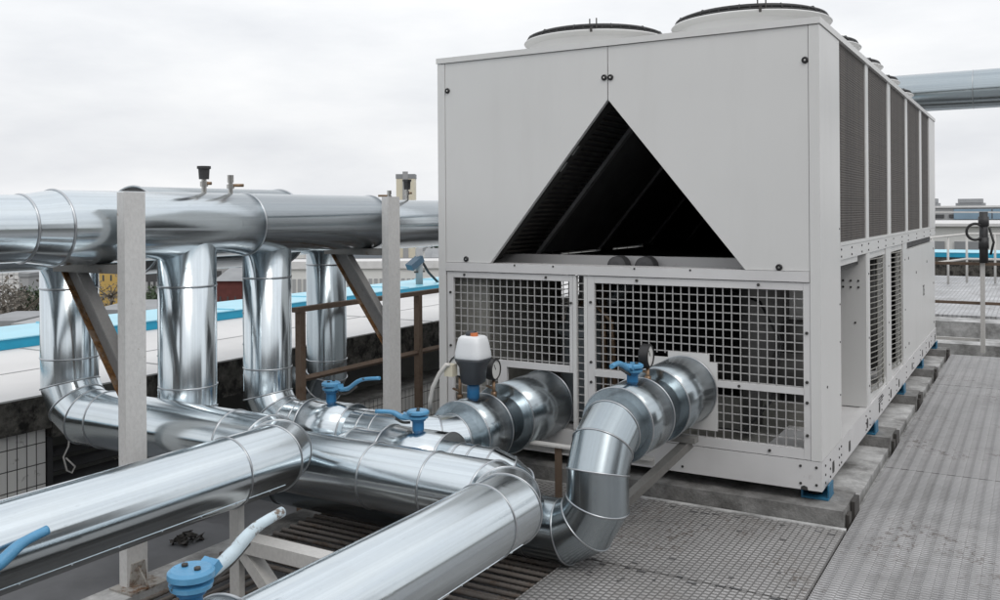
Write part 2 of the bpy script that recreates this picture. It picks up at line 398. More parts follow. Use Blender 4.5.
def pipe_run(root, corners, r, rb=.2, nm=3, mat='galv', caps=(True, True), seams=None):
    """a pipe along corners; each corner a gored elbow of nm mitre cuts"""
    P = [V(c) for c in corners]; n = len(P); L = random.random()*9
    pts = [(P[0], 'end')]; groups = []
    cur = P[0]; cn = (P[1]-P[0]).normalized()
    for i in range(1, n):
        if i == n-1:
            d = (P[i]-cur).normalized(); m = MB()
            seg_tube(m, cur, P[i], r, cn, d, None, (caps[0] and i == 1, caps[1]), L)
            if seams is not None: seam(m, cur+d*.03, P[i]-d*.03, r, seams)
            m.build('pipe_section', mat, root)
            break
        d1 = (P[i]-P[i-1]).normalized(); d2 = (P[i+1]-P[i]).normalized()
        th = d1.angle(d2); rbi = rb[i-1] if isinstance(rb, (list, tuple)) else rb
        T = rbi*math.tan(th/2); S = P[i]-d1*T
        axis = d1.cross(d2).normalized(); C = S+axis.cross(d1)*rbi
        J = []; half = th/(2*nm)
        for k in range(nm):
            a = half*(2*k+1); rad = (S-C).normalized()*(rbi/math.cos(half))
            J.append(C+Matrix.Rotation(a, 3, axis) @ rad)
        dirs = [Matrix.Rotation(2*half*k, 3, axis) @ d1 for k in range(nm+1)]
        nrm = [(dirs[k]+dirs[k+1]).normalized() for k in range(nm)]
        m = MB(); A, B = seg_tube(m, cur, J[0], r, cn, nrm[0], None, (caps[0] and i == 1, False), L)
        if seams is not None: seam(m, cur+d1*.03, J[0]-d1*.03, r, seams)
        m.build('pipe_section', mat, root); L += (J[0]-cur).length
        m = MB()
        for k in range(nm-1): seg_tube(m, J[k], J[k+1], r, nrm[k], nrm[k+1], None, (False, False), L); L += .1
        el = m.build('elbow', mat, root)
        for k in range(nm):
            m = MB(); u, v = axis_frame(dirs[k])
            m.bead(m.ring(J[k], dirs[k], r+.001, nrm[k], SEG, u, v), .0032)
            m.build('joint_band', 'band', el)
        cur, cn = J[-1], nrm[-1]
def casing(root, a, b, r, mat='galv'):
    a, b = V(a), V(b); d = (b-a).normalized(); m = MB()
    seg_tube(m, a, b, r, d, d, None, (True, True), random.random()*9)
    o = m.build('valve_casing', mat, root)
    for c in (a+d*.004, b-d*.004): band(o, c, d, r, .004)
    return o

PIPE = 'pipe'
def pthing(label, loc): return thing('insulated_pipe', label, PIPE, loc, 'silver clad pipes of the chiller plant')

# front overhead pipe
r = pthing('thick silver overhead pipe on the post brackets, nearest of the two high pipes', (-3.505, 2.4, 1.548))
pipe_run(r, [(-3.505, 2.30, 1.548), (-3.505, 4.38, 1.548)], .158, caps=(False, True))
m = MB(); seg_tube(m, V((-3.505, 2.16, 1.548)), V((-3.505, 2.30, 1.548)), .136, V((0, 1, 0)), V((0, 1, 0)), .158)
m.mi = 0; o = m.build('reducer', 'galv', r)
for y, rr in ((2.16, .136), (2.30, .158)): band(o, (-3.505, y, 1.548), (0, 1, 0), rr, .0045)
m = MB(); seg_tube(m, V((-3.505, -1.5, 1.548)), V((-3.505, 2.16, 1.548)), .136, V((0, 1, 0)), V((0, 1, 0)), None, (True, False)); m.build('pipe_section', 'galv', r)
for y in (3.36, 4.375): band(r, (-3.505, y, 1.548), (0, 1, 0), .158, .004)
# rear overhead pipe
r = pthing('rear overhead silver pipe with a thicker stretch, running behind the nearer high pipe', (-4.08, 3, 1.517))
m = MB(); seg_tube(m, V((-4.08, -1.5, 1.517)), V((-4.08, 9.5, 1.517)), .18, V((0, 1, 0)), V((0, 1, 0)), None, (True, True)); m.build('pipe_section', 'galv', r)
m = MB(); seg_tube(m, V((-4.08, 3.13, 1.517)), V((-4.08, 4.2, 1.517)), .232, V((0, 1, 0)), V((0, 1, 0)), None, (False, True)); o = m.build('thick_casing', 'galv_dull', r)
m = MB(); m.lathe((-4.08, 3.131, 1.517), [(.181, 0), (.231, 0)], 64, (0, 1, 0)); m.build('end_plate', 'darkmetal', o)  # end face darkened in its colour, since it faces away from the sky
for y in (3.134, 4.196): band(o, (-4.08, y, 1.517), (0, 1, 0), .232, .006)
for y in (1.0, 2.3, 8.2): band(r, (-4.08, y, 1.517), (0, 1, 0), .18)
# line 1: riser, horizontal run, run towards the camera
r = pthing('silver riser at far left that bends right and then runs to the lower left corner', (-4.055, 2.75, .637))
pipe_run(r, [(-4.055, 2.75, 1.45), (-4.055, 2.75, .637), (-2.60, 2.75, .637), (-2.60, -1.2, .637)], .131, [.2, .17], 3, 'galv', seams=2.45)
for z in (1.25, .915): band(r, (-4.055, 2.75, z), (0, 0, 1), .131)
for x in (-3.77, -2.93): band(r, (x, 2.75, .637), (1, 0, 0), .131)
for y in (2.40, 1.05): band(r, (-2.60, y, .637), (0, 1, 0), .131)
casing(r, (-2.60, .9, .637), (-2.60, 1.43, .637), .139)
# line 2
r = pthing('thick silver riser behind the near post, its lower run passing behind to the bottom centre', (-3.49, 2.995, .51))
pipe_run(r, [(-3.505, 2.995, 1.53), (-3.505, 2.995, .51), (-1.68, 2.995, .51), (-1.68, -1.2, .51)], .134, [.2, .17], 3, 'galv', seams=2.3)
for z in (1.262, .785): band(r, (-3.505, 2.995, z), (0, 0, 1), .134)
for x in (-2.37, -2.07): band(r, (x, 2.995, .51), (1, 0, 0), .134)
for y in (2.72,): band(r, (-1.68, y, .51), (0, 1, 0), .134)
casing(r, (-1.68, .5, .51), (-1.68, 1.565, .51), .168)
# line 3
r = pthing('silver riser beside the brown railing, bending right to the motor valve and chiller', (-3.57, 3.57, .495))
pipe_run(r, [(-3.545, 3.56, 1.52), (-3.545, 3.56, .495), (-2.43, 3.56, .50), (-2.43, 4.60, .51)], .126, [.19, .15], 3, 'galv', seams=2.2)
for z in (1.265, .785): band(r, (-3.545, 3.56, z), (0, 0, 1), .126)
for x in (-3.30, -2.86, -2.78): band(r, (x, 3.56, .495), (1, 0, 0), .126)
casing(r, (-3.24, 3.56, .495), (-2.95, 3.56, .495), .145)
casing(r, (-2.43, 3.72, .505), (-2.43, 3.953, .505), .172, 'galv_dull')
casing(r, (-2.43, 4.144, .51), (-2.43, 4.605, .512), .182, 'galv_dull')
# line 4
r = pthing('silver pipe rising through a double bend from the deck to the right hand chiller port', (-1.59, 3.49, .235))
pipe_run(r, [(-3.5, 3.49, .235), (-1.59, 3.49, .235), (-1.59, 3.49, .655), (-1.59, 4.60, .665)], .131, [.2, .2], 3, 'galv_dull', seams=1.9)
for x in (-3.36, -1.90): band(r, (x, 3.49, .235), (1, 0, 0), .131)
casing(r, (-1.59, 3.70, .66), (-1.59, 3.975, .66), .166, 'galv_dull')
casing(r, (-1.59, 4.153, .665), (-1.59, 4.575, .668), .175, 'galv_dull')
# line 5 (short middle run with its own valve)
r = pthing('short silver pipe with a stained valve casing, squeezed between two longer runs', (-2.4, 3.3, .486))
pipe_run(r, [(-2.78, 3.47, .26), (-2.78, 3.30, .486), (-1.93, 3.30, .486), (-1.93, 3.47, .26)], .115, [.10, .10], 3, 'galv')
casing(r, (-2.53, 3.30, .486), (-2.205, 3.30, .486), .152)
for x in (-2.15, -2.075): band(r, (x, 3.30, .486), (1, 0, 0), .115)
# riser 6 and the pipe beyond the chiller
r = pthing('silver riser standing behind the brown railing and the far brace', (-4.09, 4.65, .3))
pipe_run(r, [(-4.09, 4.65, 1.45), (-4.09, 4.65, .40), (-4.62, 4.75, .40)], .132, .18, 3, 'galv_dull', seams=1.2)
for z in (1.265, .63): band(r, (-4.09, 4.65, z), (0, 0, 1), .132)
r = pthing('fat silver pipe crossing high behind the far end of the chiller', (0, 12, 3.0))
m = MB(); seg_tube(m, V((-4, 12.0, 3.0)), V((6, 12.0, 3.0)), .225, V((1, 0, 0)), V((1, 0, 0)), None, (True, True)); m.build('pipe_section', 'galv_dull', r)
for x in (-.62, 1.2): band(r, (x, 12.0, 3.0), (1, 0, 0), .225)

# ------------------------------------------------------------------ valves, gauges, actuator
def lever_valve(label, base, top, arm, head_r=.05, lever_mat='lightblue', axis=(0, 0, 1), cap_mat='lightblue', w=.016):
    base = V(base); ax = V(axis); H = (V(top)-base).length
    t = thing('lever_valve', label, 'valve', base, 'blue lever valves on the silver pipes')
    m = MB(); m.lathe(base-ax*.03, [(.0, 0), (.026, 0), (.026, H*.45+.03), (.034, H*.5+.03), (.034, H*.62+.03), (0, H*.62+.03)], 20, ax); m.build('stem', 'blue', t)
    c = base+ax*H*.62
    m = MB(); m.lathe(c, [(0, 0), (head_r*.9, 0), (head_r*.95, H*.1), (head_r*.55, H*.13), (head_r*.55, H*.2), (head_r, H*.22), (head_r, H*.34), (head_r*.85, H*.40), (0, H*.41)], 28, ax)
    u = V(arm[1])-V(arm[0]); u.normalize()
    m.bar(c+u*head_r*.3, c+u*head_r*1.35+ax*H*.12, head_r*.9, H*.22, ax)
    h = m.build('head', cap_mat, t, .002)
    s = u.cross(ax).normalized()
    for k in (-1, 1): m = MB(); m.cyl(c+ax*H*.40+s*head_r*.4*k, c+ax*(H*.40+.006)+s*head_r*.4*k, .008, None, 6); m.build('bolt', 'darksteel', h)
    pts = [V(p) for p in arm]; sm = []
    for i in range(13):                                   # smooth curve through the lever points
        k = i/12*(len(pts)-1); j = min(int(k), len(pts)-2); f = k-j
        p0, p1, p2, p3 = pts[max(j-1, 0)], pts[j], pts[j+1], pts[min(j+2, len(pts)-1)]
        sm.append(.5*((2*p1)+(p2-p0)*f+(2*p0-5*p1+4*p2-p3)*f*f+(3*p1-p0-3*p2+p3)*f**3))
    m = MB(); m.tube(sm, [w*(.8+.25*math.sin(PI*min(1, i/9))) for i in range(13)], 12); m.build('lever', lever_mat, t)
    m = MB(); m.tube([x-ax*.022-s*0 for x in sm[:8]], .006, 8); m.build('latch_bar', 'darksteel', t)
    return t
lever_valve('blue lever valve in front of the far post, lever pointing right', (-3.113, 3.57, .635), (-3.113, 3.57, .738), [(-3.06, 3.57, .705), (-3.0, 3.57, .715), (-2.92, 3.57, .765), (-2.80, 3.57, .785)], .048, w=.0115)
lever_valve('blue lever valve on the stained casing, lever pointing left', (-2.374, 3.30, .634), (-2.374, 3.30, .722), [(-2.41, 3.29, .688), (-2.44, 3.27, .69), (-2.48, 3.25, .712), (-2.55, 3.22, .715)], .050, w=.012)
lever_valve('blue lever valve beside the right pressure gauge in front of the mesh', (-1.59, 3.88, .815), (-1.59, 3.88, .905), [(-1.59, 3.85, .882), (-1.59, 3.79, .905), (-1.59, 3.72, .93), (-1.59, 3.645, .928)], .050, w=.0135)
lever_valve('large blue valve with a long worn white lever at bottom left', (-1.68, 1.44, .675), (-1.68, 1.44, .785), [(-1.68, 1.49, .753), (-1.68, 1.56, .778), (-1.68, 1.64, .818), (-1.68, 1.735, .832)], .053, 'wornlever', w=.0165)
lever_valve('blue lever valve cut by the left picture edge on the big lower pipe', (-2.475, 1.33, .655), (-2.36, 1.33, .655), [(-2.385, 1.36, .662), (-2.385, 1.41, .675), (-2.385, 1.47, .708), (-2.385, 1.545, .722)], .055, axis=(1, 0, 0), w=.017)

def gauge(label, p, base_z, face=(1, .05, 0), R=.056):
    p = V(p); f = V(face).normalized()
    t = thing('pressure_gauge', label, 'gauge', (p.x, p.y, base_z), 'round pressure gauges on the silver pipes')
    m = MB(); m.lathe(p-f*.03, [(0, 0), (R*.92, 0), (R, .008), (R, .042), (R*.88, .048), (R*.86, .040)], 32, f); m.build('case', 'black', t)
    m = MB(); m.lathe(p-f*.03, [(R*.87, .0405), (0, .0405)], 32, f)
    d = m.build('dial', 'dial', t)
    s = f.cross(V((0, 0, 1))); m = MB(); m.bar(p+f*.0125, p+f*.0125+(s*.5+V((0, 0, .8)))*R*.6, .003, .002, f); m.build('needle', 'black', d)
    m = MB(); m.cyl((p.x, p.y, base_z), (p.x, p.y, p.z-R), .009, None, 12); m.cyl((p.x, p.y, base_z+.02), (p.x, p.y, base_z+.05), .016, None, 6)
    m.bar((p.x, p.y, base_z+.065), (p.x-.05, p.y+.01, base_z+.075), .012, .008); m.build('gauge_cock', 'brass', t)
gauge('black rimmed pressure gauge between the white actuator and the left chiller port', (-2.43, 4.05, .785), .62)
gauge('black rimmed pressure gauge standing beside the blue lever at the right port', (-1.59, 4.07, .915), .77)
gauge('pressure gauge half hidden behind the left side of the white actuator', (-2.60, 3.99, .80), .60, (.35, -.93, 0), .058)

def actuator():
    x, y = -2.43, 3.85
    t = thing('valve_actuator', 'white and dark grey electric valve actuator on a blue stem', 'valve actuator', (x, y, .68))
    m = MB(); m.cyl((x, y, .66), (x, y, .76), .032, None, 8); m.build('stem', 'blue', t)
    def loft(rows, mat, name):
        m = MB(); prev = None
        for (z, w, d, rad) in rows:
            cur = []
            for k in range(32):
                a = 2*PI*k/32; c, s = math.cos(a), math.sin(a); e = rad
                w *= 1; cur.append(m.bm.verts.new((x+.9*w*abs(c)**e*(1 if c >= 0 else -1), y+.9*d*abs(s)**e*(1 if s >= 0 else -1), z)))
            if prev:
                for k in range(32): m.face([prev[k], prev[(k+1) % 32], cur[(k+1) % 32], cur[k]], True)
            else: m.face(cur[::-1])
            prev = cur
        m.face(prev); return m.build(name, mat, t)
    loft([(.745, .05, .05, .8), (.755, .062, .06, .6), (.83, .068, .065, .5), (.862, .088, .082, .5), (.872, .089, .083, .5)], 'navy', 'housing')
    loft([(.873, .088, .082, .5), (.88, .09, .084, .5), (.90, .088, .082, .5), (.95, .078, .073, .5), (.975, .070, .066, .5), (.984, .060, .057, .55), (.986, .03, .03, .6)], 'white_plastic', 'cover')
    m = MB(); m.lathe((x-.008, y, .985), [(.03, 0), (.03, .012), (.022, .022), (0, .026)], 20); i = m.build('position_indicator', 'navy', t)
    m = MB(); m.lathe((x+.016, y-.014, .985), [(.02, 0), (.019, .016), (0, .021)], 14); m.build('indicator_window', 'orange', i)
    m = MB(); m.box((x-.118, y-.085, .785), (x-.068, y-.04, .845)); m.build('connector', 'cream', t, .006)
    m = MB(); m.tube([(x-.085, y-.08, .84), (x-.10, y-.09, .845), (x-.135, y-.10, .80), (x-.175, y-.10, .73), (x-.20, y-.09, .66), (x-.215, y-.07, .60)], .011, 10); m.build('cable', 'cable', t)
actuator()

def air_vent(label, x, y, z, h, big, side):
    t = thing('air_vent_valve', label, 'vent valve', (x, y, z), 'small vent valves on top of the overhead pipes')
    m = MB(); m.lathe((x, y, z-.02), [(0, 0), (.012, 0), (.012, h*.35), (.019, h*.36), (.019, h*.52), (.012, h*.53), (.012, h*.62), (0, h*.62)], 16); m.build('body', 'chrome', t)
    m = MB()
    if big: m.lathe((x, y, z-.02+h*.6), [(0, 0), (.024, 0), (.027, h*.34), (.033, h*.35), (.033, h*.44), (0, h*.45)], 20); m.build('cap', 'darkmetal', t)
    else: m.lathe((x, y, z-.02+h*.6), [(0, 0), (.016, 0), (.016, h*.3), (0, h*.32)], 14); m.build('cap', 'chrome', t)
    m = MB(); m.tube([(x, y, z+h*.3), (x+side*.02, y+side*.01, z+h*.32), (x+side*.065, y+side*.035, z+h*.32)], .008, 8); m.build('handle', 'brass', t)
air_vent('tall capped vent valve on the near overhead pipe, left of its neighbour', -3.505, 3.10, 1.705, .145, True, .5)
air_vent('slim vent valve with a side handle on the near overhead pipe', -3.505, 3.27, 1.705, .125, False, .9)
air_vent('tiny vent valve with a handle pointing left, just behind the far post', -4.08, 5.33, 1.695, .10, False, -1.1)
air_vent('capped vent valve by the far post, in front of the cream chimney', -4.08, 5.55, 1.695, .17, True, .5)

# ------------------------------------------------------------------ chiller
X0, X1, Y0, Y1 = -3.133, -.899, 4.58, 10.41
ZB, ZS, ZM, ZL, ZT = .235, .378, 1.249, 1.300, 2.536
ch = thing('air_cooled_chiller', 'big light grey rooftop chiller with triangular front opening and roof fans', 'chiller', ((X0+X1)/2, (Y0+Y1)/2, ZB))
def part(mb, name, mat, bevel=0, parent=None): return mb.build(name, mat, parent or ch, bevel)
# base frame
m = MB()
m.box((X0, Y0, ZB), (X1, Y0+.05, ZS)); m.box((X0, Y1-.05, ZB), (X1, Y1, ZS))
m.box((X0, Y0+.051, ZB), (X0+.05, Y1-.051, ZS)); m.box((X1-.05, Y0+.051, ZB), (X1, Y1-.051, ZS))
m.box((X0+.051, Y0+.051, ZB+.03), (X1-.051, Y1-.051, ZB+.045))
m.box((X1-.32, Y0+.1, ZS-.03), (X1-.052, Y1-.1, ZS-.004))
m.mi = 1
for y in (4.66, 4.78, 5.02, 5.08, 5.9, 6.05, 6.55, 6.9, 7.3, 7.9, 8.4, 8.9, 9.4, 9.9, 10.25):     # screws on the side skirt
    for z in (.26, .30, .345): m.cyl((X1-.002, y, z), (X1+.004, y, z), .006, None, 6)
for x in (-1.0, -.925, -1.9, -1.6, -2.2): 
    for z in (.265, .35): m.cyl((x, Y0+.002, z), (x, Y0-.004, z), .007, None, 6)
for y in (4.86, 5.33, 5.95, 6.45, 7.0, 7.45, 8.3, 9.1, 9.7, 10.3):                                       # lifting slots
    m.prism([(y-.018, .262), (y+.018, .262), (y+.024, .285), (y+.018, .318), (y-.018, .318), (y-.024, .285)], 0, X1-.002, X1+.0025)
m.prism([(-1.0, .2352), (-.965, .2352), (-.968, .25), (-.983, .256), (-.997, .25)], 1, Y0-.003, Y0+.001)
part(m, 'base_frame', ['paint_low', 'dark'])
# posts
for nm, x0, x1, y0, y1 in (('corner_post', X1-.050, X1, Y0, 5.10), ('corner_post', X0, X0+.052, Y0, 5.10), ('corner_post', X1-.05, X1, 9.83, Y1), ('corner_post', X0, X0+.052, 9.83, Y1)):
    m = MB()
    if y0 < 6: m.box((x0, y0, ZS+.003), (x1, y1, 2.500))
    else: m.box((x0, y0, 1.408), (x1, y1, 2.500))
    if x1 == X1 and y0 < 6:
        m.mi = 1
        for z in (.62, .9, 1.1, 1.5): m.cyl((x1, 5.07, z), (x1+.003, 5.07, z), .005, None, 6)
        m.cyl((x1, 4.72, .72), (x1+.003, 4.72, .72), .007, None, 6)
    part(m, nm, ['paint', 'dark'], 0)
# top rim and deck
m = MB()
m.box((X0-.006, Y0-.006, 2.504), (X1+.006, Y0+.06, ZT)); m.box((X0-.006, Y1-.06, 2.504), (X1+.006, Y1+.006, ZT))
m.box((X0-.006, Y0+.0605, 2.504), (X0+.06, Y1-.0605, ZT)); m.box((X1-.06, Y0+.0605, 2.504), (X1+.006, Y1-.0605, ZT))
part(m, 'top_rim', 'paint', .003)
m = MB(); m.box((X0+.061, Y0+.061, 2.506), (X1-.061, Y1-.061, 2.528)); part(m, 'roof_deck', 'paint')
# front upper panels
fl = m = MB(); m.prism([(-3.079, 1.302), (-2.769, 1.302), (-2.0145, 2.21), (-2.0125, 2.501), (-3.079, 2.501)], 1, Y0+.004, Y0+.034); p1 = part(m, 'front_panel', 'paint', .0015)
m = MB(); m.prism([(-2.0085, 2.501), (-2.0085, 2.21), (-1.266, 1.302), (-.952, 1.302), (-.952, 2.501)], 1, Y0+.004, Y0+.034); p2 = part(m, 'front_panel', 'paint', .0015)
for par, x, z in ((p1, -3.062, 2.336), (p1, -2.031, 2.333), (p2, -1.994, 2.331), (p2, -.966, 2.332), (p1, -2.936, 1.322), (p2, -1.097, 1.318)):
    m = MB(); m.lathe((x, Y0+.006, z), [(.0165, 0), (.0165, .008), (.012, .012), (.011, .007), (0, .007)], 20, (0, -1, 0))
    m.mi = 1; m.cyl((x, Y0-.002, z), (x, Y0-.005, z), .005, None, 8); m.build('latch', ['black', 'chrome'], par)
# ledge
m = MB(); m.box((-3.079, Y0-.004, ZM), (-.952, Y0+.13, ZL)); m.mi = 1
for x in (-2.6, -2.35, -1.86, -1.55): m.cyl((x, Y0+.002, ZL-.008), (x, Y0-.007, ZL-.008), .006, None, 6)
part(m, 'front_rail', ['paint_low', 'dark'], .002)
m = MB(); m.box((-3.07, 4.98, 1.262), (-.96, 5.03, 1.338)); part(m, 'inner_beam', 'paint_low')
for x in (-2.09, -1.92):
    m = MB(); m.lathe((x, 4.90, 1.283), [(0, -.05), (.03, -.048), (.058, -.03), (.062, .04), (0, .04)], 32, (0, 1, 0)); part(m, 'fan_motor_end', 'vdark')
# lower front frames and mesh
def frame(rects, name='mesh_frame'):
    m = MB()
    for x0, x1, z0, z1, dy in rects: m.box((x0, Y0+.004+dy, z0), (x1, Y0+.024+dy, z1))
    m.mi = 1
    return m
def mesh(x0, x1, z0, z1, holes=(), pitch=.0452, name='wire_mesh', parent=None):
    m = MB(); w = .0027; y = Y0+.016
    def spans(lo, hi, cuts):
        out = [(lo, hi)]
        for a, b in cuts:
            out = [q for s, e in out for q in ((s, min(e, a)), (max(s, b), e)) if q[1]-q[0] > .004]
        return out
    nx = max(1, round((x1-x0)/pitch))
    for i in range(nx+1):
        x = x0+(x1-x0)*i/nx
        for s, e in spans(z0, z1, [(h[2], h[3]) for h in holes if h[0] < x < h[1]]): m.box((x-w, y, s), (x+w, y+.005, e))
    nz = max(1, round((z1-z0)/pitch))
    for i in range(nz+1):
        z = z0+(z1-z0)*i/nz
        for s, e in spans(x0, x1, [(h[0], h[1]) for h in holes if h[2] < z < h[3]]): m.box((s, y+.0055, z-w), (e, y+.010, z+w))
    return m.build(name, 'wire', parent or ch)
m = frame([(-3.073, -3.030, .382, 1.2445, 0), (-3.0295, -2.2535, 1.211, 1.2445, 0), (-2.253, -2.234, .70, 1.2445, 0), (-3.0295, -2.72, .382, .425, 0)])
for x, z in ((-2.95, 1.228), (-2.4, 1.228), (-3.05, 1.12), (-2.243, 1.09), (-3.05, .8)): m.cyl((x, Y0+.004, z), (x, Y0-.002, z), .008, None, 6)
f1 = part(m, 'mesh_frame', ['paint_low', 'dark'])
mesh(-3.03, -2.253, .425, 1.211, [(-2.73, -2.2, .3, .735)], parent=f1)
m = MB(); m.box((-2.66, Y0+.002, .700), (-2.2535, Y0+.024, .737)); m.box((-2.72, Y0+.002, .382), (-2.66, Y0+.024, .737)); part(m, 'pipe_surround', 'paint_low', 0, f1)
m = MB(); m.box((-2.232, Y0+.004, .385), (-2.211, Y0+.03, 1.2445)); m.box((-2.164, Y0+.004, .385), (-2.1435, Y0+.03, 1.2445)); m.box((-2.2105, Y0+.004, .385), (-2.1645, Y0+.03, .402)); f2 = part(m, 'centre_post', 'paint')
mesh(-2.2105, -2.1645, .402, 1.2445, pitch=.0452, parent=f2)
m = frame([(-2.142, -2.101, .382, 1.2445, 0), (-2.1005, -.9835, 1.207, 1.2445, 0), (-.983, -.951, .382, 1.2445, 0), (-2.1005, -.9835, .382, .431, 0), (-2.1005, -1.86, .694, .730, -.004), (-1.413, -.9835, .697, .728, -.004)])
for x, z in ((-2.122, 1.10), (-2.122, .77), (-2.122, .66), (-1.85, 1.228), (-1.2, 1.228), (-.967, 1.0), (-.967, .76), (-.967, .66), (-1.3, .712), (-1.75, .405), (-1.15, .405), (-.967, .5)):
    m.cyl((x, Y0+.004, z), (x, Y0-.003, z), .008, None, 6)
f3 = part(m, 'mesh_frame', ['paint_low', 'dark'])
HOLE = (-1.80, -1.40, .47, .84)
mesh(-2.101, -.983, .731, 1.207, [(-1.79, -1.46, .6, .85), (-1.5, -1.42, .6, .812)], parent=f3)
mesh(-2.101, -.983, .431, .695, [(-1.795, -1.42, .475, .9)], parent=f3)
m = MB(); m.prism([(-1.80, .47), (-1.413, .47), (-1.413, .82), (-1.455, .82), (-1.455, .862), (-1.676, .862), (-1.676, .83), (-1.80, .83)], 1, Y0+.0, Y0+.012); part(m, 'pipe_surround', 'paint', 0, f3)
# interior of the lower compartment
m = MB(); m.box((X0+.053, 4.72, 1.262), (X1-.053, Y1-.06, 1.28)); part(m, 'drain_pan', 'dark')
m = MB(); m.box((X0+.06, 4.66, .30), (-2.82, 5.6, 1.24)); part(m, 'electrical_cabinet', 'olive')
m = MB(); m.lathe((-2.45, 5.25, .30), [(0, 0), (.17, 0), (.17, .52), (.19, .53), (.19, .58), (.15, .60), (.13, .70), (0, .72)], 32); m.cyl((-2.45, 5.25, .95), (-2.2, 5.35, 1.15), .045); v = part(m, 'compressor', 'vessel')
m = MB(); m.cyl((-2.25, 5.05, .3), (-2.25, 5.05, 1.2), .02); m.tube([(-2.45, 5.1, 1.02), (-2.32, 5.0, 1.08), (-2.18, 5.0, .95), (-2.16, 5.02, .4)], .018, 10); part(m, 'refrigerant_pipe', 'brass')
m = MB(); m.lathe((-1.35, 5.9, .30), [(0, 0), (.17, 0), (.17, .5), (.13, .60), (0, .62)], 32); m.cyl((-1.9, 5.6, .62), (-1.05, 5.6, .62), .12); part(m, 'compressor', 'dark')
m = MB(); m.box((X0+.07, 6.4, .29), (X1-.40, 6.44, 1.255)); part(m, 'bulkhead', 'black')
m = MB(); m.tube([(-1.6, 5.3, 1.15), (-1.3, 5.0, 1.1), (-1.15, 4.85, .9), (-1.2, 4.8, .6), (-1.35, 4.85, .42), (-1.7, 5.0, .38)], .008, 8); part(m, 'wiring', 'darkmetal')
m = MB(); m.box((-1.95, 4.9, .28), (-1.0, 5.2, .34)); m.box((-2.0, 5.3, .28), (-.97, 5.34, .5)); part(m, 'cross_member', 'olive')
# upper inside: two coils leaning together, seen through the triangle
def slope(side):
    a = V((-2.80, 0, 1.335)) if side < 0 else V((-1.235, 0, 1.335)); b = V((-2.04, 0, 2.235)) if side < 0 else V((-1.985, 0, 2.235))
    m = MB(); n = V((-.76, 0, .64)) if side < 0 else V((.76, 0, .64))
    q = [a, b, b+n*.07, a+n*.07]
    m.prism([(p.x, p.z) for p in q], 1, 5.26, 10.2); s = part(m, 'inner_coil', 'vdark')
    k = -n.normalized()
    for y in (5.235, 6.22, 7.2, 8.18, 9.16, 10.1):
        m = MB(); m.bar(V((a.x, y, a.z))+k*.008, V((b.x, y, b.z))+k*.008, .045, .022, k); m.build('coil_rib', 'rib', s)
    m = MB()
    for i in range(31):
        t = (i+.6)/31.6; c = a+(b-a)*t
        m.tube([V((c.x, 5.22, c.z))-k*.012, V((c.x, 4.80, c.z))-k*.012, V((c.x, 4.765, c.z))-k*.03], .0085, 8)
    m.build('return_bends', 'darksteel', s)
    m = MB(); m.prism([(p.x, p.z) for p in (a-k*.045, b-k*.045, b-k*.06, a-k*.06)], 1, 4.62, 5.25); m.build('coil_end_sheet', 'vdark', s)
    m = MB(); m.bar(V((a.x, 4.70, a.z))+k*.0, V((b.x, 4.70, b.z))+k*.0, .05, .05, k); m.build('coil_edge', 'dark', s)
    if side < 0:
        m = MB()
        for t in (.60, .70): m.bar(V((a.x, 4.66, a.z)).lerp(V((b.x, 4.66, b.z)), t-.028)+k*.030, V((a.x, 4.66, a.z)).lerp(V((b.x, 4.66, b.z)), t+.028)+k*.030, .02, .001, k)
        m.build('sticker', 'concrete_pale', s)
slope(-1); slope(1)
m = MB(); m.box((X0+.1, 10.22, 1.28), (X1-.1, 10.25, 2.5)); part(m, 'rear_bulkhead', 'dark')
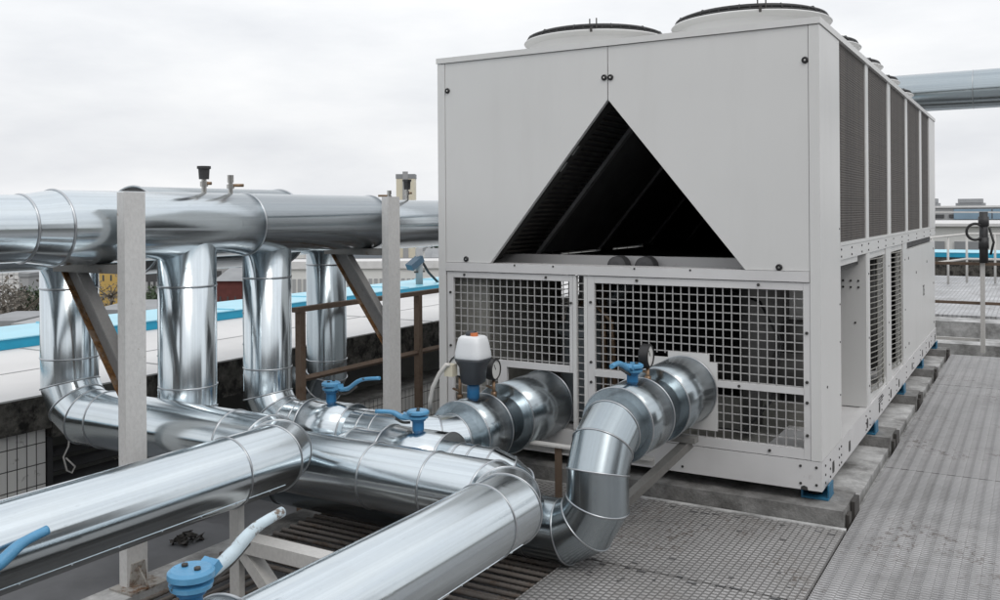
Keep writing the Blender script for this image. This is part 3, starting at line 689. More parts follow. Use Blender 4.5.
# sides
for sx in (1, -1):
    xo = X1 if sx > 0 else X0
    def xx(d): return xo-sx*d          # d metres inside the face
    Bs = [(5.102, 5.998), (6.112, 6.968), (7.122, 7.998), (8.142, 9.038), (9.198, 9.828)]
    for y0, y1 in Bs:
        m = MB(); m.box((xx(.05), y0, 1.426), (xx(.013), y1, 2.500)); part(m, 'coil_panel', 'coil')
    for y0, y1 in ((6.0, 6.11), (6.97, 7.12), (8.0, 8.14), (9.04, 9.196)):
        m = MB(); m.box((xx(.052), y0, 1.426), (xx(.006), y1, 2.502)); part(m, 'side_post', 'paint')
    m = MB(); m.box((xx(.055), 5.102, 1.4075), (xx(-.001), 9.828, 1.4255)); part(m, 'coil_sill', 'paint')
    m = MB(); m.box((xx(.05), 5.103, 1.332), (xx(.0015), Y1, 1.406)); m.mi = 1
    for y in (5.13, 5.45, 5.8, 6.05, 6.45, 6.8, 7.2, 7.7, 8.1, 8.7, 9.3, 9.9):
        for z in (1.35, 1.388): m.cyl((xx(.003), y, z), (xx(-.003), y, z), .006, None, 6)
    part(m, 'side_rail', ['paint', 'dark'], .002)
    for y0, y1 in ((6.02, 6.12), (6.84, 7.09), (7.77, 8.03)):
        m = MB(); m.box((xx(.06), y0, ZS+.002), (xx(.004), y1, 1.331)); m.mi = 1
        for z in (.5, .8, 1.2): m.cyl((xx(.006), (y0+y1)/2, z), (xx(.001), (y0+y1)/2, z), .007, None, 6)
        part(m, 'lower_post', ['paint', 'dark'])
    for y0, y1 in ((6.121, 6.839), (7.091, 7.769)):
        m = MB(); m.box((xx(.04), y0, 1.29), (xx(.012), y1, 1.331)); g = part(m, 'side_grille', 'paint')
        m = MB(); m.box((xx(.04), y0, ZS+.002), (xx(.012), y1, .43)); m.build('grille_sill', 'paint', g)
        m = MB(); n = 25
        for i in range(n):
            z = .44+(1.283-.44)*i/(n-1)
            m.tube([(xx(.03-.045*math.sin(PI*k/8)), y0+(y1-y0)*k/8, z) for k in range(9)], .0036, 6, False)
        for q in (.35, .68): m.tube([(xx(.036-.045*math.sin(PI*q)), y0+(y1-y0)*q, .43), (xx(.036-.045*math.sin(PI*q)), y0+(y1-y0)*q, 1.29)], .004, 6, False)
        m.build('guard_wire', 'olive', g)
        m = MB(); m.box((xx(.34), y0-.1, .36), (xx(.30), y1+.1, 1.25))
        m.mi = 1
        for q in (.2, .5, .75): m.cyl((xx(.2), y0+(y1-y0)*q, .37), (xx(.2), y0+(y1-y0)*q, 1.25), .03+.02*q)
        m.build('inner_wall', ['olive', 'dark'], g)
    m = MB(); m.box((xx(.04), 8.032, ZS+.003), (xx(.006), Y1-.004, 1.272)); m.mi = 1
    for y, z in ((8.15, 1.2), (8.15, .5), (10.25, 1.2), (10.25, .85), (10.25, .45), (8.7, 1.05), (9.6, 1.1)): m.cyl((xx(.008), y, z), (xx(.003), y, z), .012, None, 8)
    ep = part(m, 'end_panel', ['paint', 'dark'], 0)
    m = MB(); m.box((xx(.06), 8.032, 1.274), (xx(.05), Y1-.004, 1.331)); part(m, 'gap_shade_sheet', 'vdark')  # near-black sheet painting the dark of the gap above the end panel
    if sx > 0:
        cu = bpy.data.curves.new('stencil', 'FONT'); cu.body = '75'; cu.size = .14; cu.extrude = .0006; cu.align_x = 'CENTER'
        cu.materials.append(MT['darksteel']); tmp = bpy.data.objects.new('tmp', cu); me = bpy.data.meshes.new_from_object(tmp); bpy.data.objects.remove(tmp); to = bpy.data.objects.new('stencilled_number', me); COL.objects.link(to); to.parent = ep
        to.location = V((X1-.0045, 9.3, .80))-origin(ep); to.rotation_euler = (PI/2, 0, PI/2)
        m = MB()
        for k in range(3): m.box((X1-.001, 6.42, .318+.016*k), (X1+.0012, 6.60+.05*(k % 2), .327+.016*k))
        part(m, 'stencil_lines', 'darkmetal')
        m = MB(); m.box((X1-.5, 5.985, ZS+.002), (X1-.006, 6.018, 1.331)); m.mi = 1
        for x in (-1.04, -.995, -.95):
            for z in (1.12, 1.16): m.cyl((x, 5.987, z), (x, 5.980, z), .007, None, 6)
        m.cyl((-.97, 5.987, .9), (-.97, 5.980, .9), .007, None, 6)
        part(m, 'recess_bulkhead', ['paint', 'dark'])
        m = MB(); m.box((X1-.30, 5.104, 1.297), (X1-.01, 5.7, 1.331)); part(m, 'recess_header', 'paint')
        m = MB(); m.box((X1-.50, 5.0, .36), (X1-.47, 5.98, 1.331)); part(m, 'recess_wall', 'dark')
    else:
        m = MB(); m.box((xx(.04), 5.103, ZS+.003), (xx(.006), 6.018, 1.331)); part(m, 'side_panel', 'paint')
m = MB(); m.box((X0+.053, Y1-.03, ZS+.002), (X1-.053, Y1-.006, 2.502)); part(m, 'rear_panel', 'paint')
# fans
for cx in (-2.438, -1.4406):
    for k in range(5):
        cy = 5.36+k*1.0
        m = MB(); m.lathe((cx, cy, 2.53), [(.405, 0), (.408, .085), (.42, .125), (.452, .143), (.457, .150), (.452, .156), (.40, .14), (.385, .10), (.385, .0)], 64)
        f = part(m, 'fan_shroud', 'white_plastic' if False else 'paint')
        m = MB(); z = 2.697
        m.torus((cx, cy, z-.004), (0, 0, 1), .432, .008, 64); m.torus((cx, cy, z+.012), (0, 0, 1), .425, .010, 64)
        for i in range(7): m.torus((cx, cy, z+.016+.018*(1-(i/7)**2)*0+.012), (0, 0, 1), .40-.045*i, .0035, 56, 4)
        for i in range(12):
            a = 2*PI*i/12+.13; c, s_ = math.cos(a), math.sin(a)
            m.tube([(cx+.445*c, cy+.445*s_, z-.012), (cx+.425*c, cy+.425*s_, z+.024), (cx+.08*c, cy+.08*s_, z+.03)], .005, 6)
        for i in range(48):
            a = 2*PI*i/48; c, s_ = math.cos(a), math.sin(a); m.tube([(cx+.436*c, cy+.436*s_, z-.006), (cx+.430*c, cy+.430*s_, z+.016)], .0045, 5, False)
        m.build('fan_guard', 'black', f)
        m = MB(); m.cyl((cx, cy, 2.55), (cx, cy, 2.66), .10); m.build('fan_motor', 'black', f)
        m = MB()
        for i in range(5):
            a = 2*PI*i/5+.4; d = V((math.cos(a), math.sin(a), 0)); t = V((-math.sin(a), math.cos(a), 0))
            c0 = V((cx, cy, 2.60))
            v4 = [m.bm.verts.new(c0+d*.09-t*.05+V((0, 0, -.02))), m.bm.verts.new(c0+d*.37-t*.10+V((0, 0, -.02))), m.bm.verts.new(c0+d*.37+t*.10+V((0, 0, .03))), m.bm.verts.new(c0+d*.09+t*.05+V((0, 0, .02)))]
            w4 = [m.bm.verts.new(v.co+V((0, 0, .006))) for v in v4]
            m.face(v4[::-1]); m.face(w4)
            for q in range(4): m.face([v4[q], v4[(q+1) % 4], w4[(q+1) % 4], w4[q]])
        m.build('fan_blades', 'dark', f)
        m = MB()
        for dx in (-.022, .022): m.bar((cx+.17+dx, cy-.40, z-.01), (cx+.17+dx, cy-.40, z+.055), .006, .006)
        m.bar((cx+.17, cy-.43, z-.03), (cx+.17, cy-.43, z+.0), .01, .012); m.build('guard_clip', 'darksteel', f)
# spring feet
for x in (X1-.055, X0+.055):
    for y in (4.70, 6.20, 7.64, 8.96, 10.29):
        m = MB(); m.box((x-.055, y-.07, .1815), (x+.075 if x > -2 else x+.055, y+.07, .190)); m.box((x-.055, y-.07, .1905), (x-.047, y+.07, .232)); 
        if x > -2: m.box((x+.068, y-.055, .1905), (x+.075, y+.055, .252))
        m.box((x-.046, y+.062, .1905), (x+.066 if x > -2 else x+.05, y+.07, .234)); f = part(m, 'spring_foot', 'footblue')
        m = MB(); m.tube([(x+.03*math.cos(a*.9), y+.03*math.sin(a*.9), .191+a*.0018) for a in range(24)], .006, 6); m.build('spring', 'black', f)

# ------------------------------------------------------------------ deck, beams, pit
def rough_block(m, a, b, ch_=.012):
    m.box(a, b)
yb = [(4.505, 4.85), (6.10, 6.40), (7.55, 7.82), (8.86, 9.10), (10.16, 10.40)]
bl = ['stained concrete beam under the front edge of the chiller', 'second concrete beam from the front under the chiller side', 'third concrete beam from the front under the chiller side', 'fourth concrete beam from the front under the chiller side', 'farthest concrete beam under the chiller rear corner']
for (a, b), lb in zip(yb, bl):
    t = thing('concrete_beam', lb, 'concrete beam', (-2, a, 0), 'concrete beams carrying the chiller')
    m = MB(); m.box((-3.35, a, -.1), (-.79, b, .18)); o = m.build('beam', 'concrete', t, .006)
    m = MB(); m.box((-.787, b-.16, .03), (-.768, b-.03, .177)); m.box((-.787, a+.05, .03), (-.772, a+.12, .15)); m.build('end_plate', 'darksteel', t)
m = MB()
for (a, b), (c, d) in zip(yb, yb[1:]): m.box((-3.35, b+.002, -.1), (-.80, c-.002, .115))
struct('slab', m, 'concrete_pale')
m = MB(); m.box((-1.75, 3.585, .085), (-.775, 4.47, .100)); m.box((-3.2, 3.70, .085), (-1.752, 4.47, .098)); struct('deck', m, 'deck')
m = MB(); m.box((-1.75, -2., .083), (-.775, 3.575, .0985)); struct('deck', m, 'deck')
m = MB()
for y0, y1 in ((-3., 1.9), (1.906, 5.685), (5.695, 8.595), (8.605, 10.44)): m.box((-.765, y0, .09), (2.6, y1, .104))
struct('walkway', m, 'walk')
m = MB(); m.box((-3.3, 4.47, .07), (-.775, 4.5, .105)); m.box((-.80, 4.86, .02), (-.77, 10.44, .06)); struct('kerb', m, 'concrete_pale')
m = MB(); m.box((-1.9, -2, -.14), (2.6, 10.5, .03)); m.box((-3.25, 3.65, -.14), (-1.9, 4.5, .03)); struct('floor', m, 'darksteel')
m = MB(); m.box((-4.6, -3, -.35), (-1.9, 3.3, 0.0)); m.box((-4.6, 3.3, -.5), (-3.25, 12, -.22)); m.box((-3.25, 3.302, -.5), (-1.9, 3.65, -.05)); struct('pit_floor', m, 'membrane')
m = MB(); x = -1.72
while x < -.80:
    for y0_ in (3.56, 4.40):
        if random.random() < .55: y = y0_+random.uniform(-.02, .02); m.box((x, y, .1005), (x+random.uniform(.02, .05), y+.011, .1025))
    x += .055
for i in range(26): x, y = random.uniform(-1.7, -.82), random.uniform(2.9, 4.4); m.box((x, y, .1005), (x+random.uniform(.012, .03), y+.008, .1022))
struct('drain_slots', m, 'vdark')
# kerb where the posts stand
m = MB(); m.box((-3.36, -2, 0.001), (-3.20, 3.12, .036)); o = m.build('kerb_stone', 'concrete_pale', None, .006); o['kind'] = 'structure'; o.name = 'kerb'
m = MB(); m.box((-3.36, 3.13, -.22), (-3.22, 5.0, .036)); o = m.build('kerb', 'concrete', None, .006); o['kind'] = 'structure'
# bar gratings
def rebar(m, a, b, rr=.0105):
    a, b = V(a), V(b); n = max(4, int((b-a).length/.011)); m.tube([a+(b-a)*(i/n) for i in range(n+1)], [rr*(1.12 if i % 2 else .88) for i in range(n+1)], 7)
t = thing('bar_grate', 'rusty ribbed bar grating below the white lever, bars running away from view', 'grating', (-2.7, 2, .03), 'ribbed bar gratings between the pipes')
m = MB(); x = -3.14
while x < -1.93: rebar(m, (x, .4, .03), (x+.01*random.uniform(-1, 1), 2.86, .03+random.uniform(-.004, .004))); x += .062
m.build('bars', 'rebar', t)
m = MB()
for y in (.8, 1.6, 2.4): m.bar((-3.18, y, .012), (-1.9, y, .012), .03, .012)
m.build('cross_strip', 'darksteel', t)
t = thing('bar_grate', 'rusty ribbed bar grating under the double bend, bars running left to right', 'grating', (-2.5, 3.3, .03), 'ribbed bar gratings between the pipes')
m = MB(); y = 3.12
while y < 3.66: rebar(m, (-3.19, y, .055), (-1.77, y+.006*random.uniform(-1, 1), .06)); y += .058
y = 2.9
while y < 3.1: rebar(m, (-3.19, y, .065), (-1.77, y+.006*random.uniform(-1, 1), .07)); y += .058
m.build('bars', 'rebar', t)
m = MB()
for x in (-3.1, -2.6, -2.1, -1.79): m.bar((x, 2.87, .035), (x, 3.66, .035), .03, .012)
m.build('cross_strip', 'darksteel', t)
# rubble
m = MB()
for i in range(26):
    a = random.random()*6.28; q = random.random()**.6*.06; c = V((-3.59+q*math.cos(a), 3.05+q*1.3*math.sin(a), .004+.02*(1-q/.06)))
    s_ = .014+random.random()*.016; vs = [m.bm.verts.new(c+V((random.uniform(-1, 1), random.uniform(-1, 1), random.uniform(-.5, 1)))*s_) for _ in range(6)]
    for tri in ((0, 1, 2), (0, 2, 3), (0, 3, 4), (1, 2, 5), (2, 3, 5), (3, 4, 5), (4, 0, 1), (4, 1, 5)): m.face([vs[j] for j in tri])
alone(m, 'rag', 'grout_dirt', 'crumpled black rag lying on the pit floor below the big pipe', 'rag')

# support frames
def support(label, y0, y1, ybr, zb=.036):
    t = thing('pipe_bracket', label, 'steel support', (-3.30, (y0+y1)/2, zb), 'steel post brackets under the overhead pipes')
    m = MB(); m.box((-3.327, y0, zb), (-3.321, y1, 1.695)); m.box((-3.3205, y0, zb), (-3.286, y0+.008, 1.695)); m.box((-3.3205, y1-.008, zb), (-3.286, y1, 1.695)); m.box((-3.2855, y0, zb), (-3.279, y1, 1.697)); m.box((-3.3205, y0+.009, 1.69), (-3.286, y1-.009, 1.695))
    m.build('post', 'post', t)
    m = MB(); m.box((-3.79, ybr-.04, 1.350), (-3.33, ybr+.04, 1.354)); m.box((-3.79, ybr-.04, 1.3545), (-3.33, ybr-.034, 1.383)); m.box((-3.79, ybr+.034, 1.3545), (-3.33, ybr+.04, 1.383)); m.box((-3.79, ybr-.04, 1.3835), (-3.33, ybr+.04, 1.388)); m.build('cross_beam', 'oldsteel', t)
    a, b = V((-3.685, ybr, 1.365)), V((-3.335, ybr, .895)); d = (b-a).normalized(); n = V((d.z, 0, -d.x))
    if n.x < 0: n = -n
    a = a-d*.02
    def end(o): p = a+n*o; return p+d*((-3.331-p.x)/d.x)
    def top(o): p = a+n*o; return p+d*((1.348-p.z)/d.z)
    def strip(o, w, y0_, y1_):
        m = MB(); m.prism([(p.x, p.z) for p in (top(o-w), end(o-w), end(o+w), top(o+w))], 1, y0_, y1_); return m
    br = strip(0, .050, ybr-.004, ybr+.004).build('brace', 'brace', t)
    strip(.0545, .004, ybr-.050, ybr+.004).build('flange', 'brace', br)
    strip(-.0545, .004, ybr-.030, ybr+.004).build('flange', 'rust', br)
    m = MB(); m.box((-3.34, y0-.04, zb-.0), (-3.20, y1+.04, zb+.008)); m.prism([(y0+.01, zb+.009), (y1-.01, zb+.009), (y1-.02, zb+.1), (y0+.02, zb+.1)], 0, -3.278, -3.270); m.prism([(-3.27, zb+.009), (-3.21, zb+.009), (-3.27, zb+.08)], 1, (y0+y1)/2-.004, (y0+y1)/2+.004); m.build('base_plate', 'platerust', t)
support('tall pale steel post with rusty brace, standing in front of the left pipes', 2.477, 2.58, 2.53)
support('far steel post with grey brace, close to the chiller', 4.273, 4.385, 4.33)

# low white frame under the near pipes
t = thing('pipe_stand', 'low white steel stand with diagonal leg under the two nearest pipes', 'steel support', (-2.4, 2.53, .03))
m = MB(); m.box((-2.66, 2.49, .305), (-1.72, 2.565, .358)); m.build('beam', 'whitesteel', t, .003)
m = MB(); m.box((-2.715, 2.515, .03), (-2.665, 2.545, .507)); m.build('upright', 'whitesteel', t)
m = MB(); m.bar((-2.64, 2.53, .30), (-2.36, 2.53, .04), .06, .045, (0, 0, 1)); m.build('leg', 'whitesteel', t)
# stand under the chiller ports
t = thing('pipe_stand', 'brown and white angle stand below the left chiller port', 'steel support', (-2.15, 4.2, .1))
m = MB(); m.box((-2.52, 4.18, .385), (-1.62, 4.225, .395)); m.box((-2.52, 4.226, .35), (-1.62, 4.232, .395)); m.build('rail', 'whitesteel', t)
m = MB(); m.box((-2.15, 4.19, .1), (-2.145, 4.23, .384)); m.box((-2.144, 4.19, .1), (-2.11, 4.195, .384)); m.build('upright', 'brownrail', t)
m = MB(); m.box((-2.50, 4.19, .1), (-2.46, 4.23, .384)); m.build('upright', 'brownrail', t)
t = thing('strut', 'slanting grey steel strut propping the right chiller port pipe', 'steel support', (-1.72, 4.0, .1))
m = MB(); m.bar((-1.80, 3.98, .12), (-1.50, 4.40, .46), .05, .006, (0, -.5, 1)); m.bar((-1.785, 3.97, .10), (-1.485, 4.39, .44), .006, .045, (0, -.5, 1)); m.build('angle_bar', 'oldsteel', t)
m = MB(); m.box((-1.60, 4.36, .447), (-1.46, 4.42, .475)); m.build('saddle', 'oldsteel', t)

# brown railing
t = thing('railing', 'brown rusty railing behind the risers beside the chiller', 'railing', (-3.85, 5, -.2))
m = MB(); m.bar((-3.85, 4.09, 1.02), (-3.85, 9.5, 1.02), .045, .03); m.build('top_rail', 'brownrail', t)
m = MB(); m.bar((-3.85, 4.12, .595), (-3.85, 9.5, .595), .028, .028, (.7, 0, .7)); m.build('mid_rail', 'brownrail', t)
for y in (4.14, 5.36, 6.6, 7.9): m = MB(); m.box((-3.872, y-.022, -.21), (-3.828, y+.022, 1.004)); m.build('post', 'brownrail', t)

m = MB(); m.box((2.62, -22, -.2), (14, 10.4, .06)); m.box((-4.6, -22, -.3), (2.6, -3.02, .06)); struct('roof', m, 'concrete')
t = thing('reflection_walls', 'unseen dark grey walls added behind the viewpoint to darken the pipe reflections', 'building', (8, -8, .06))  # stand-in walls out of view, added so the cladding mirrors something dark
m = MB(); m.box((9.5, -17, .065), (13, 6, 4.4)); m.box((-7, -17, .065), (9.49, -13, 4.6)); m.build('wall', 'reflection_wall', t)
m = MB(); m.box((9.4, -17.1, 4.41), (13.1, 6.1, 4.55)); m.box((-7.1, -17.1, 4.61), (9.39, -12.9, 4.75)); m.build('roof', 'citydark', t)
for y in (-9, -5, -1, 3): m = MB(); m.box((9.45, y, 1.2), (9.5, y+1.6, 2.2)); m.build('window', 'glass', t)
m = MB(); m.box((3, -12.98, .07), (4.2, -12.95, 2.1)); m.build('door', 'citydark', t)
# side roof, its wall and coping
m = MB(); m.box((-6.35, -4, .61), (-4.60, 23, .64)); 
m.mi = 1
for y in (1.2, 3.9, 6.6, 9.3): m.box((-6.34, y, .6405), (-4.6, y+.02, .644))
for x in (-5.4,): m.box((x, -4, .6405), (x+.015, 23, .643))
struct('roof', m, ['roofwhite', 'citygrey'])
t = thing('parapet_wall', 'tiled and blackened wall below the white roof edge', 'wall', (-4.7, 3, -.3))
m = MB(); m.box((-4.95, -4, .455), (-4.59, 3.005, .609)); m.box((-4.95, 3.01, .40), (-4.59, 23, .609)); m.box((-4.597, -4, .6095), (-4.59, 23, .632)); m.build('fascia', 'fascia', t)
m = MB(); m.box((-4.95, -4, -.3), (-4.64, 3.0, .452)); m.build('tile_facing', 'tile', t)
m = MB(); m.box((-4.9, 3.62, -.35), (-4.62, 23, .10)); m.build('tile_facing', 'tile', t)
m = MB(); m.box((-4.92, 3.62, .102), (-4.60, 23, .122)); m.build('ledge', 'concrete', t)
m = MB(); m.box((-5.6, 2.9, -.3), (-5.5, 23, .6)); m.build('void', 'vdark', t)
t = thing('louvre', 'black louvre panel between tiles and the lowest pipe', 'louvre', (-4.65, 3.2, .1))
m = MB(); m.box((-4.70, 3.005, -.3), (-4.63, 3.035, .398)); m.box((-4.70, 3.58, -.3), (-4.63, 3.615, .398)); m.build('frame', 'darkmetal', t)
m = MB()
for i in range(8): z = -.28+i*.083; m.bar((-4.665, 3.037, z), (-4.665, 3.578, z), .07, .008, (.55, 0, .8))
m.build('blades', 'darkmetal', t)
m = MB(); m.tube([(-4.60, 3.09, .41), (-4.58, 3.10, .39), (-4.59, 3.10, .33), (-4.59, 3.07, .28), (-4.59, 3.09, .20), (-4.59, 3.12, .18), (-4.59, 3.14, .21), (-4.59, 3.085, .27)], .005, 6)
alone(m, 'wire_hook', 'cable', 'bent loop of pale wire hanging in front of the black louvre', 'wire')
# coping of the roof edge
t = thing('roof_coping', 'long light blue metal coping along the white roof, beyond the risers', 'coping', (-6.8, 8, .4))
m = MB(); m.box((-6.36, -4, .605 if False else .642), (-6.352, 24.0, .713)); m.build('fascia', 'bluefascia', t)
m = MB(); m.prism([(-7.25, .69), (-6.34, .714), (-6.34, .722), (-7.25, .70)], 1, -4, 24.0)
y = -3.5
while y < 23.8: m.prism([(-7.24, .701), (-6.345, .7225), (-6.345, .732), (-7.24, .711)], 1, y, y+.012); y += 1.35
m.build('cover_sheet', 'blueroof', t)
# floodlight mast
t = thing('floodlight_pole', 'grey pole with a blue floodlight and a black strut, behind the railing', 'floodlight', (-6.6, 9.22, .7))
m = MB(); m.cyl((-6.6, 9.22, .70), (-6.6, 9.22, 1.16), .045, None, 12); m.build('pole', 'citygrey', t)
m = MB(); m.bar((-6.62, 9.04, .93), (-6.58, 9.22, 1.04), .11, .08, (0, -.4, 1)); m.build('lamp_head', 'lampblue', t)
m = MB(); m.tube([(-6.6, 9.26, 1.02), (-6.6, 9.42, .85), (-6.58, 9.62, .70)], .016, 8); m.build('strut', 'black', t)
m = MB(); m.bar((-6.6, 9.13, .87), (-6.6, 9.32, .87), .03, .02); m.build('clamp', 'darksteel', t)

# ------------------------------------------------------------------ beyond the walkway (right)
t = thing('railing', 'grey two bar railing with white foot frame at the walkway end', 'railing', (-.5, 10.95, .1))
m = MB(); m.bar((-3, 10.95, 1.02), (2.5, 10.95, 1.01), .03, .03); m.build('top_rail', 'brownrail', t)
m = MB(); m.bar((-3, 10.95, .60), (2.5, 10.95, .59), .03, .03); m.build('mid_rail', 'brownrail', t)
m = MB(); m.bar((-3, 10.93, .205), (-.52, 10.93, .205), .03, .03); m.build('foot_rail', 'whitesteel', t)
for x in (-.49, 1.4): m = MB(); m.box((x-.022, 10.87, .08), (x+.022, 10.93, 1.1)); m.build('post', 'whitesteel', t)
t = thing('cable_post', 'slim dark wrapped post with a hanging cable loop at the far right', 'post', (-.46, 10.86, 1.0))
m = MB(); m.cyl((-.475, 10.85, 1.03), (-.475, 10.85, 1.57), .042, None, 12); m.cyl((-.475, 10.85, 1.18), (-.475, 10.85, 1.30), .05, None, 12); m.cyl((-.475, 10.85, 1.42), (-.475, 10.85, 1.52), .052, None, 12); m.build('pole', 'darkmetal', t)
m = MB(); m.torus((-.55, 10.80, 1.36), (.3, -1, 0), .085, .014, 28); m.tube([(-.42, 10.82, 1.40), (-.38, 10.8, 1.25), (-.41, 10.8, 1.12)], .012, 8); m.build('cable', 'black', t)
m = MB(); m.box((-4, 10.50, .04), (3, 10.53, .09)); o = alone(m, 'edge_angle', 'rust', 'rusty steel edge along the end of the walkway', 'steel edge')
m = MB(); m.box((-4, 11.3, -.1), (4, 11.9, .10)); alone(m, 'beam', 'concrete_pale', 'nearest pale steel beam beyond the walkway end railing', 'beam', 'pale beams past the walkway', .004)
m = MB(); m.box((-4, 13.0, -.05), (4, 13.5, .16)); alone(m, 'beam', 'concrete_pale', 'farther pale steel beam just before the grating platform', 'beam', 'pale beams past the walkway', .004)
m = MB(); m.box((-8, 14.2, .08), (6, 22.5, .12)); struct('platform', m, 'platform')
m = MB(); m.box((-4.6, 10.5, -.6), (8, 24.5, -.45)); struct('lower_roof', m, 'membrane')
m = MB(); m.box((-4, 13.52, -.02), (4, 14.18, .02)); m.box((-4, 11.91, -.3), (4, 12.98, -.2)); struct('gap_shade_strip', m, 'darksteel')  # dark strips painting the shade in the gaps around the far beam
t = thing('railing', 'white stair handrail beside the chiller rear on the far platform', 'railing', (-2.2, 18, .12))
for z in (.55, 1.05):
    m = MB(); m.tube([(-2.6, 17.0, z-.25), (-1.75, 19.5, z), (-1.2, 20.5, z+.05), (2.5, 20.5, z+.05)], .022, 8); m.build('rail', 'whitesteel', t)
for x, y, h in ((-2.3, 17.9, .9), (-2.02, 18.7, .98), (-1.75, 19.5, 1.05), (-1.5, 20.0, 1.07), (-1.2, 20.5, 1.1), (-.7, 20.5, 1.1), (0, 20.5, 1.1), (.8, 20.5, 1.1)):
    m = MB(); m.cyl((x, y, .12), (x, y, h), .022, None, 8); m.build('post', 'whitesteel', t)
t = thing('parapet_wall', 'low grey kerb wall carrying the short blue coping at right', 'wall', (0, 23.7, 0))
m = MB(); m.box((-6, 23.52, -.45), (8, 23.8, .484)); m.build('face', 'fascia', t)
t = thing('mast', 'thin white pole rising behind the stair handrail', 'pole', (-1.95, 20.8, .12))
m = MB(); m.cyl((-1.95, 20.8, .12), (-1.95, 20.8, 1.75), .035, None, 10); m.build('pole', 'whitesteel', t)
m = MB(); m.bar((-2.7, 20.8, 1.55), (0.5, 20.8, 1.52), .03, .03); m.build('cross_bar', 'whitesteel', t)
t = thing('roof_coping', 'short bright blue coping beyond the grating platform at right', 'coping', (0, 23.6, .1))
m = MB(); m.box((-6.0, 23.5, .485), (8, 23.508, .585)); m.build('fascia', 'bluefascia', t)
m = MB(); m.prism([(23.49, .588), (24.1, .63), (24.1, .64), (23.49, .598)], 0, -6.0, 8); m.build('cover_sheet', 'blueroof', t)

# ------------------------------------------------------------------ town
YAW = .5323; CAMZ = 1.6; FPX = 909.65
Rv = V((math.cos(YAW), math.sin(YAW), 0)); Fv = V((-math.sin(YAW), math.cos(YAW), 0))
def place(px, D): return Fv*D+Rv*((px-500)/FPX*D)
def zat(py, px, D): return CAMZ-(py-212.37+.007*(px-500))/FPX*D
GZ = -16.
m = MB(); m.box((-3000, -3000, GZ-.5), (3000, 3000, GZ)); struct('ground', m, 'cityground')
def building(label, px0, px1, ytop, D, mat, cat='building', fh=3.2, depth=12, floors=3, cols=5, roofm='cityroof', gable=0, win='glass', turn=0., wfrac=(.5, .5), group='buildings of the town below'):
    c = place((px0+px1)/2, D); W = (px1-px0)/FPX*D; zt = zat(ytop, (px0+px1)/2, D)
    t = thing('town_building', label, cat, (c.x, c.y, GZ), group)
    t.rotation_euler = (0, 0, 0)
    ang = YAW+turn; rx = V((math.cos(ang), math.sin(ang), 0)); ry = V((-math.sin(ang), math.cos(ang), 0))
    def P(u, v, z): return c+rx*u+ry*v+V((0, 0, z))
    def obox(m, u0, u1, v0, v1, z0, z1):
        vs = [m.bm.verts.new(P(*q)) for q in ((u0,v0,z0),(u1,v0,z0),(u1,v1,z0),(u0,v1,z0),(u0,v0,z1),(u1,v0,z1),(u1,v1,z1),(u0,v1,z1))]
        for q in ((3,2,1,0),(4,5,6,7),(0,1,5,4),(1,2,6,5),(2,3,7,6),(3,0,4,7)): m.face([vs[i] for i in q])
    m = MB(); obox(m, -W/2, W/2, 0, depth, GZ, zt); m.build('wall', mat, t)
    m = MB()
    if gable:
        vs = [m.bm.verts.new(P(*q)) for q in ((-W/2-.3,-.3,zt+.01),(W/2+.3,-.3,zt+.01),(W/2+.3,depth+.3,zt+.01),(-W/2-.3,depth+.3,zt+.01),(-W/2-.3,depth/2,zt+gable),(W/2+.3,depth/2,zt+gable))]
        for q in ((0,1,5,4),(2,3,4,5),(1,2,5),(3,0,4),(3,2,1,0)): m.face([vs[i] for i in q])
    else: obox(m, -W/2-.15, W/2+.15, -.15, depth+.15, zt+.01, zt+.5)
    rf = m.build('roof', roofm, t)
    H = min(zt-GZ, floors*fh)
    if cols:
        cw = W/cols; fh = H/floors; me = None
        for i in range(cols):
            for j in range(floors):
                u = -W/2+cw*(i+.5); z = zt-.5-fh*(j+.5)
                if me is None:
                    m = MB(); hu, hz = cw*wfrac[0]/2, fh*wfrac[1]/2
                    p0 = P(u, 0, z); off = origin(t)
                    obox(m, u-hu, u+hu, -.06, .02, z-hz, z+hz); w = m.build('window', win, t); me = w.data; u0, z0 = u, z
                else:
                    w = bpy.data.objects.new('window', me); COL.objects.link(w); w.parent = t
                    w.location = rx*(u-u0)+V((0, 0, z-z0))
    return t
building('white office block with a close grid of windows at far left', -60, 19, 240, 180, 'citygrey', floors=14, fh=1.9, cols=14, wfrac=(.85, .84), win='roofwhite')
building('small pale grey house with dark windows next to the white grid block', 19.5, 28, 277, 120, 'citygrey', floors=3, cols=3)
building('beige gabled house beside the leftmost riser', 28, 62, 273, 130, 'citybeige', floors=3, cols=5, gable=2.2, roofm='cityroof')
building('low brown brick shed below the trees at far left', -30, 14, 328, 62, 'citybrick', floors=1, cols=4, depth=6)
building('grey flat roofed shed left of the leftmost riser', 14, 70, 331, 58, 'cityroof', floors=1, cols=4, depth=5, roofm='citygrey')
building('ochre yellow house with a grey roof between riser and post', 99, 130, 265.5, 150, 'cityyellow', floors=3, cols=4, gable=2.5, roofm='citygrey', wfrac=(.2, .32))
building('long grey shed below the ochre house', 92, 160, 316, 70, 'citygrey', floors=1, cols=8, depth=8)
building('dark grey industrial hall seen just right of the near post', 138, 165, 272, 120, 'citydark', floors=3, cols=5, win='citygrey')
building('dark red brick block with grey gabled roof between two risers', 216, 246, 281, 100, 'citybrick', floors=3, cols=4, gable=1.1, roofm='cityroof', wfrac=(.2, .25), win='citydark')
building('long low white depot with tall windows behind the blue coping', 280, 520, 268.5, 60, 'citywhite', floors=1, fh=1.5, cols=44, depth=3, roofm='roofwhite', wfrac=(.6, .8), win='citygrey')
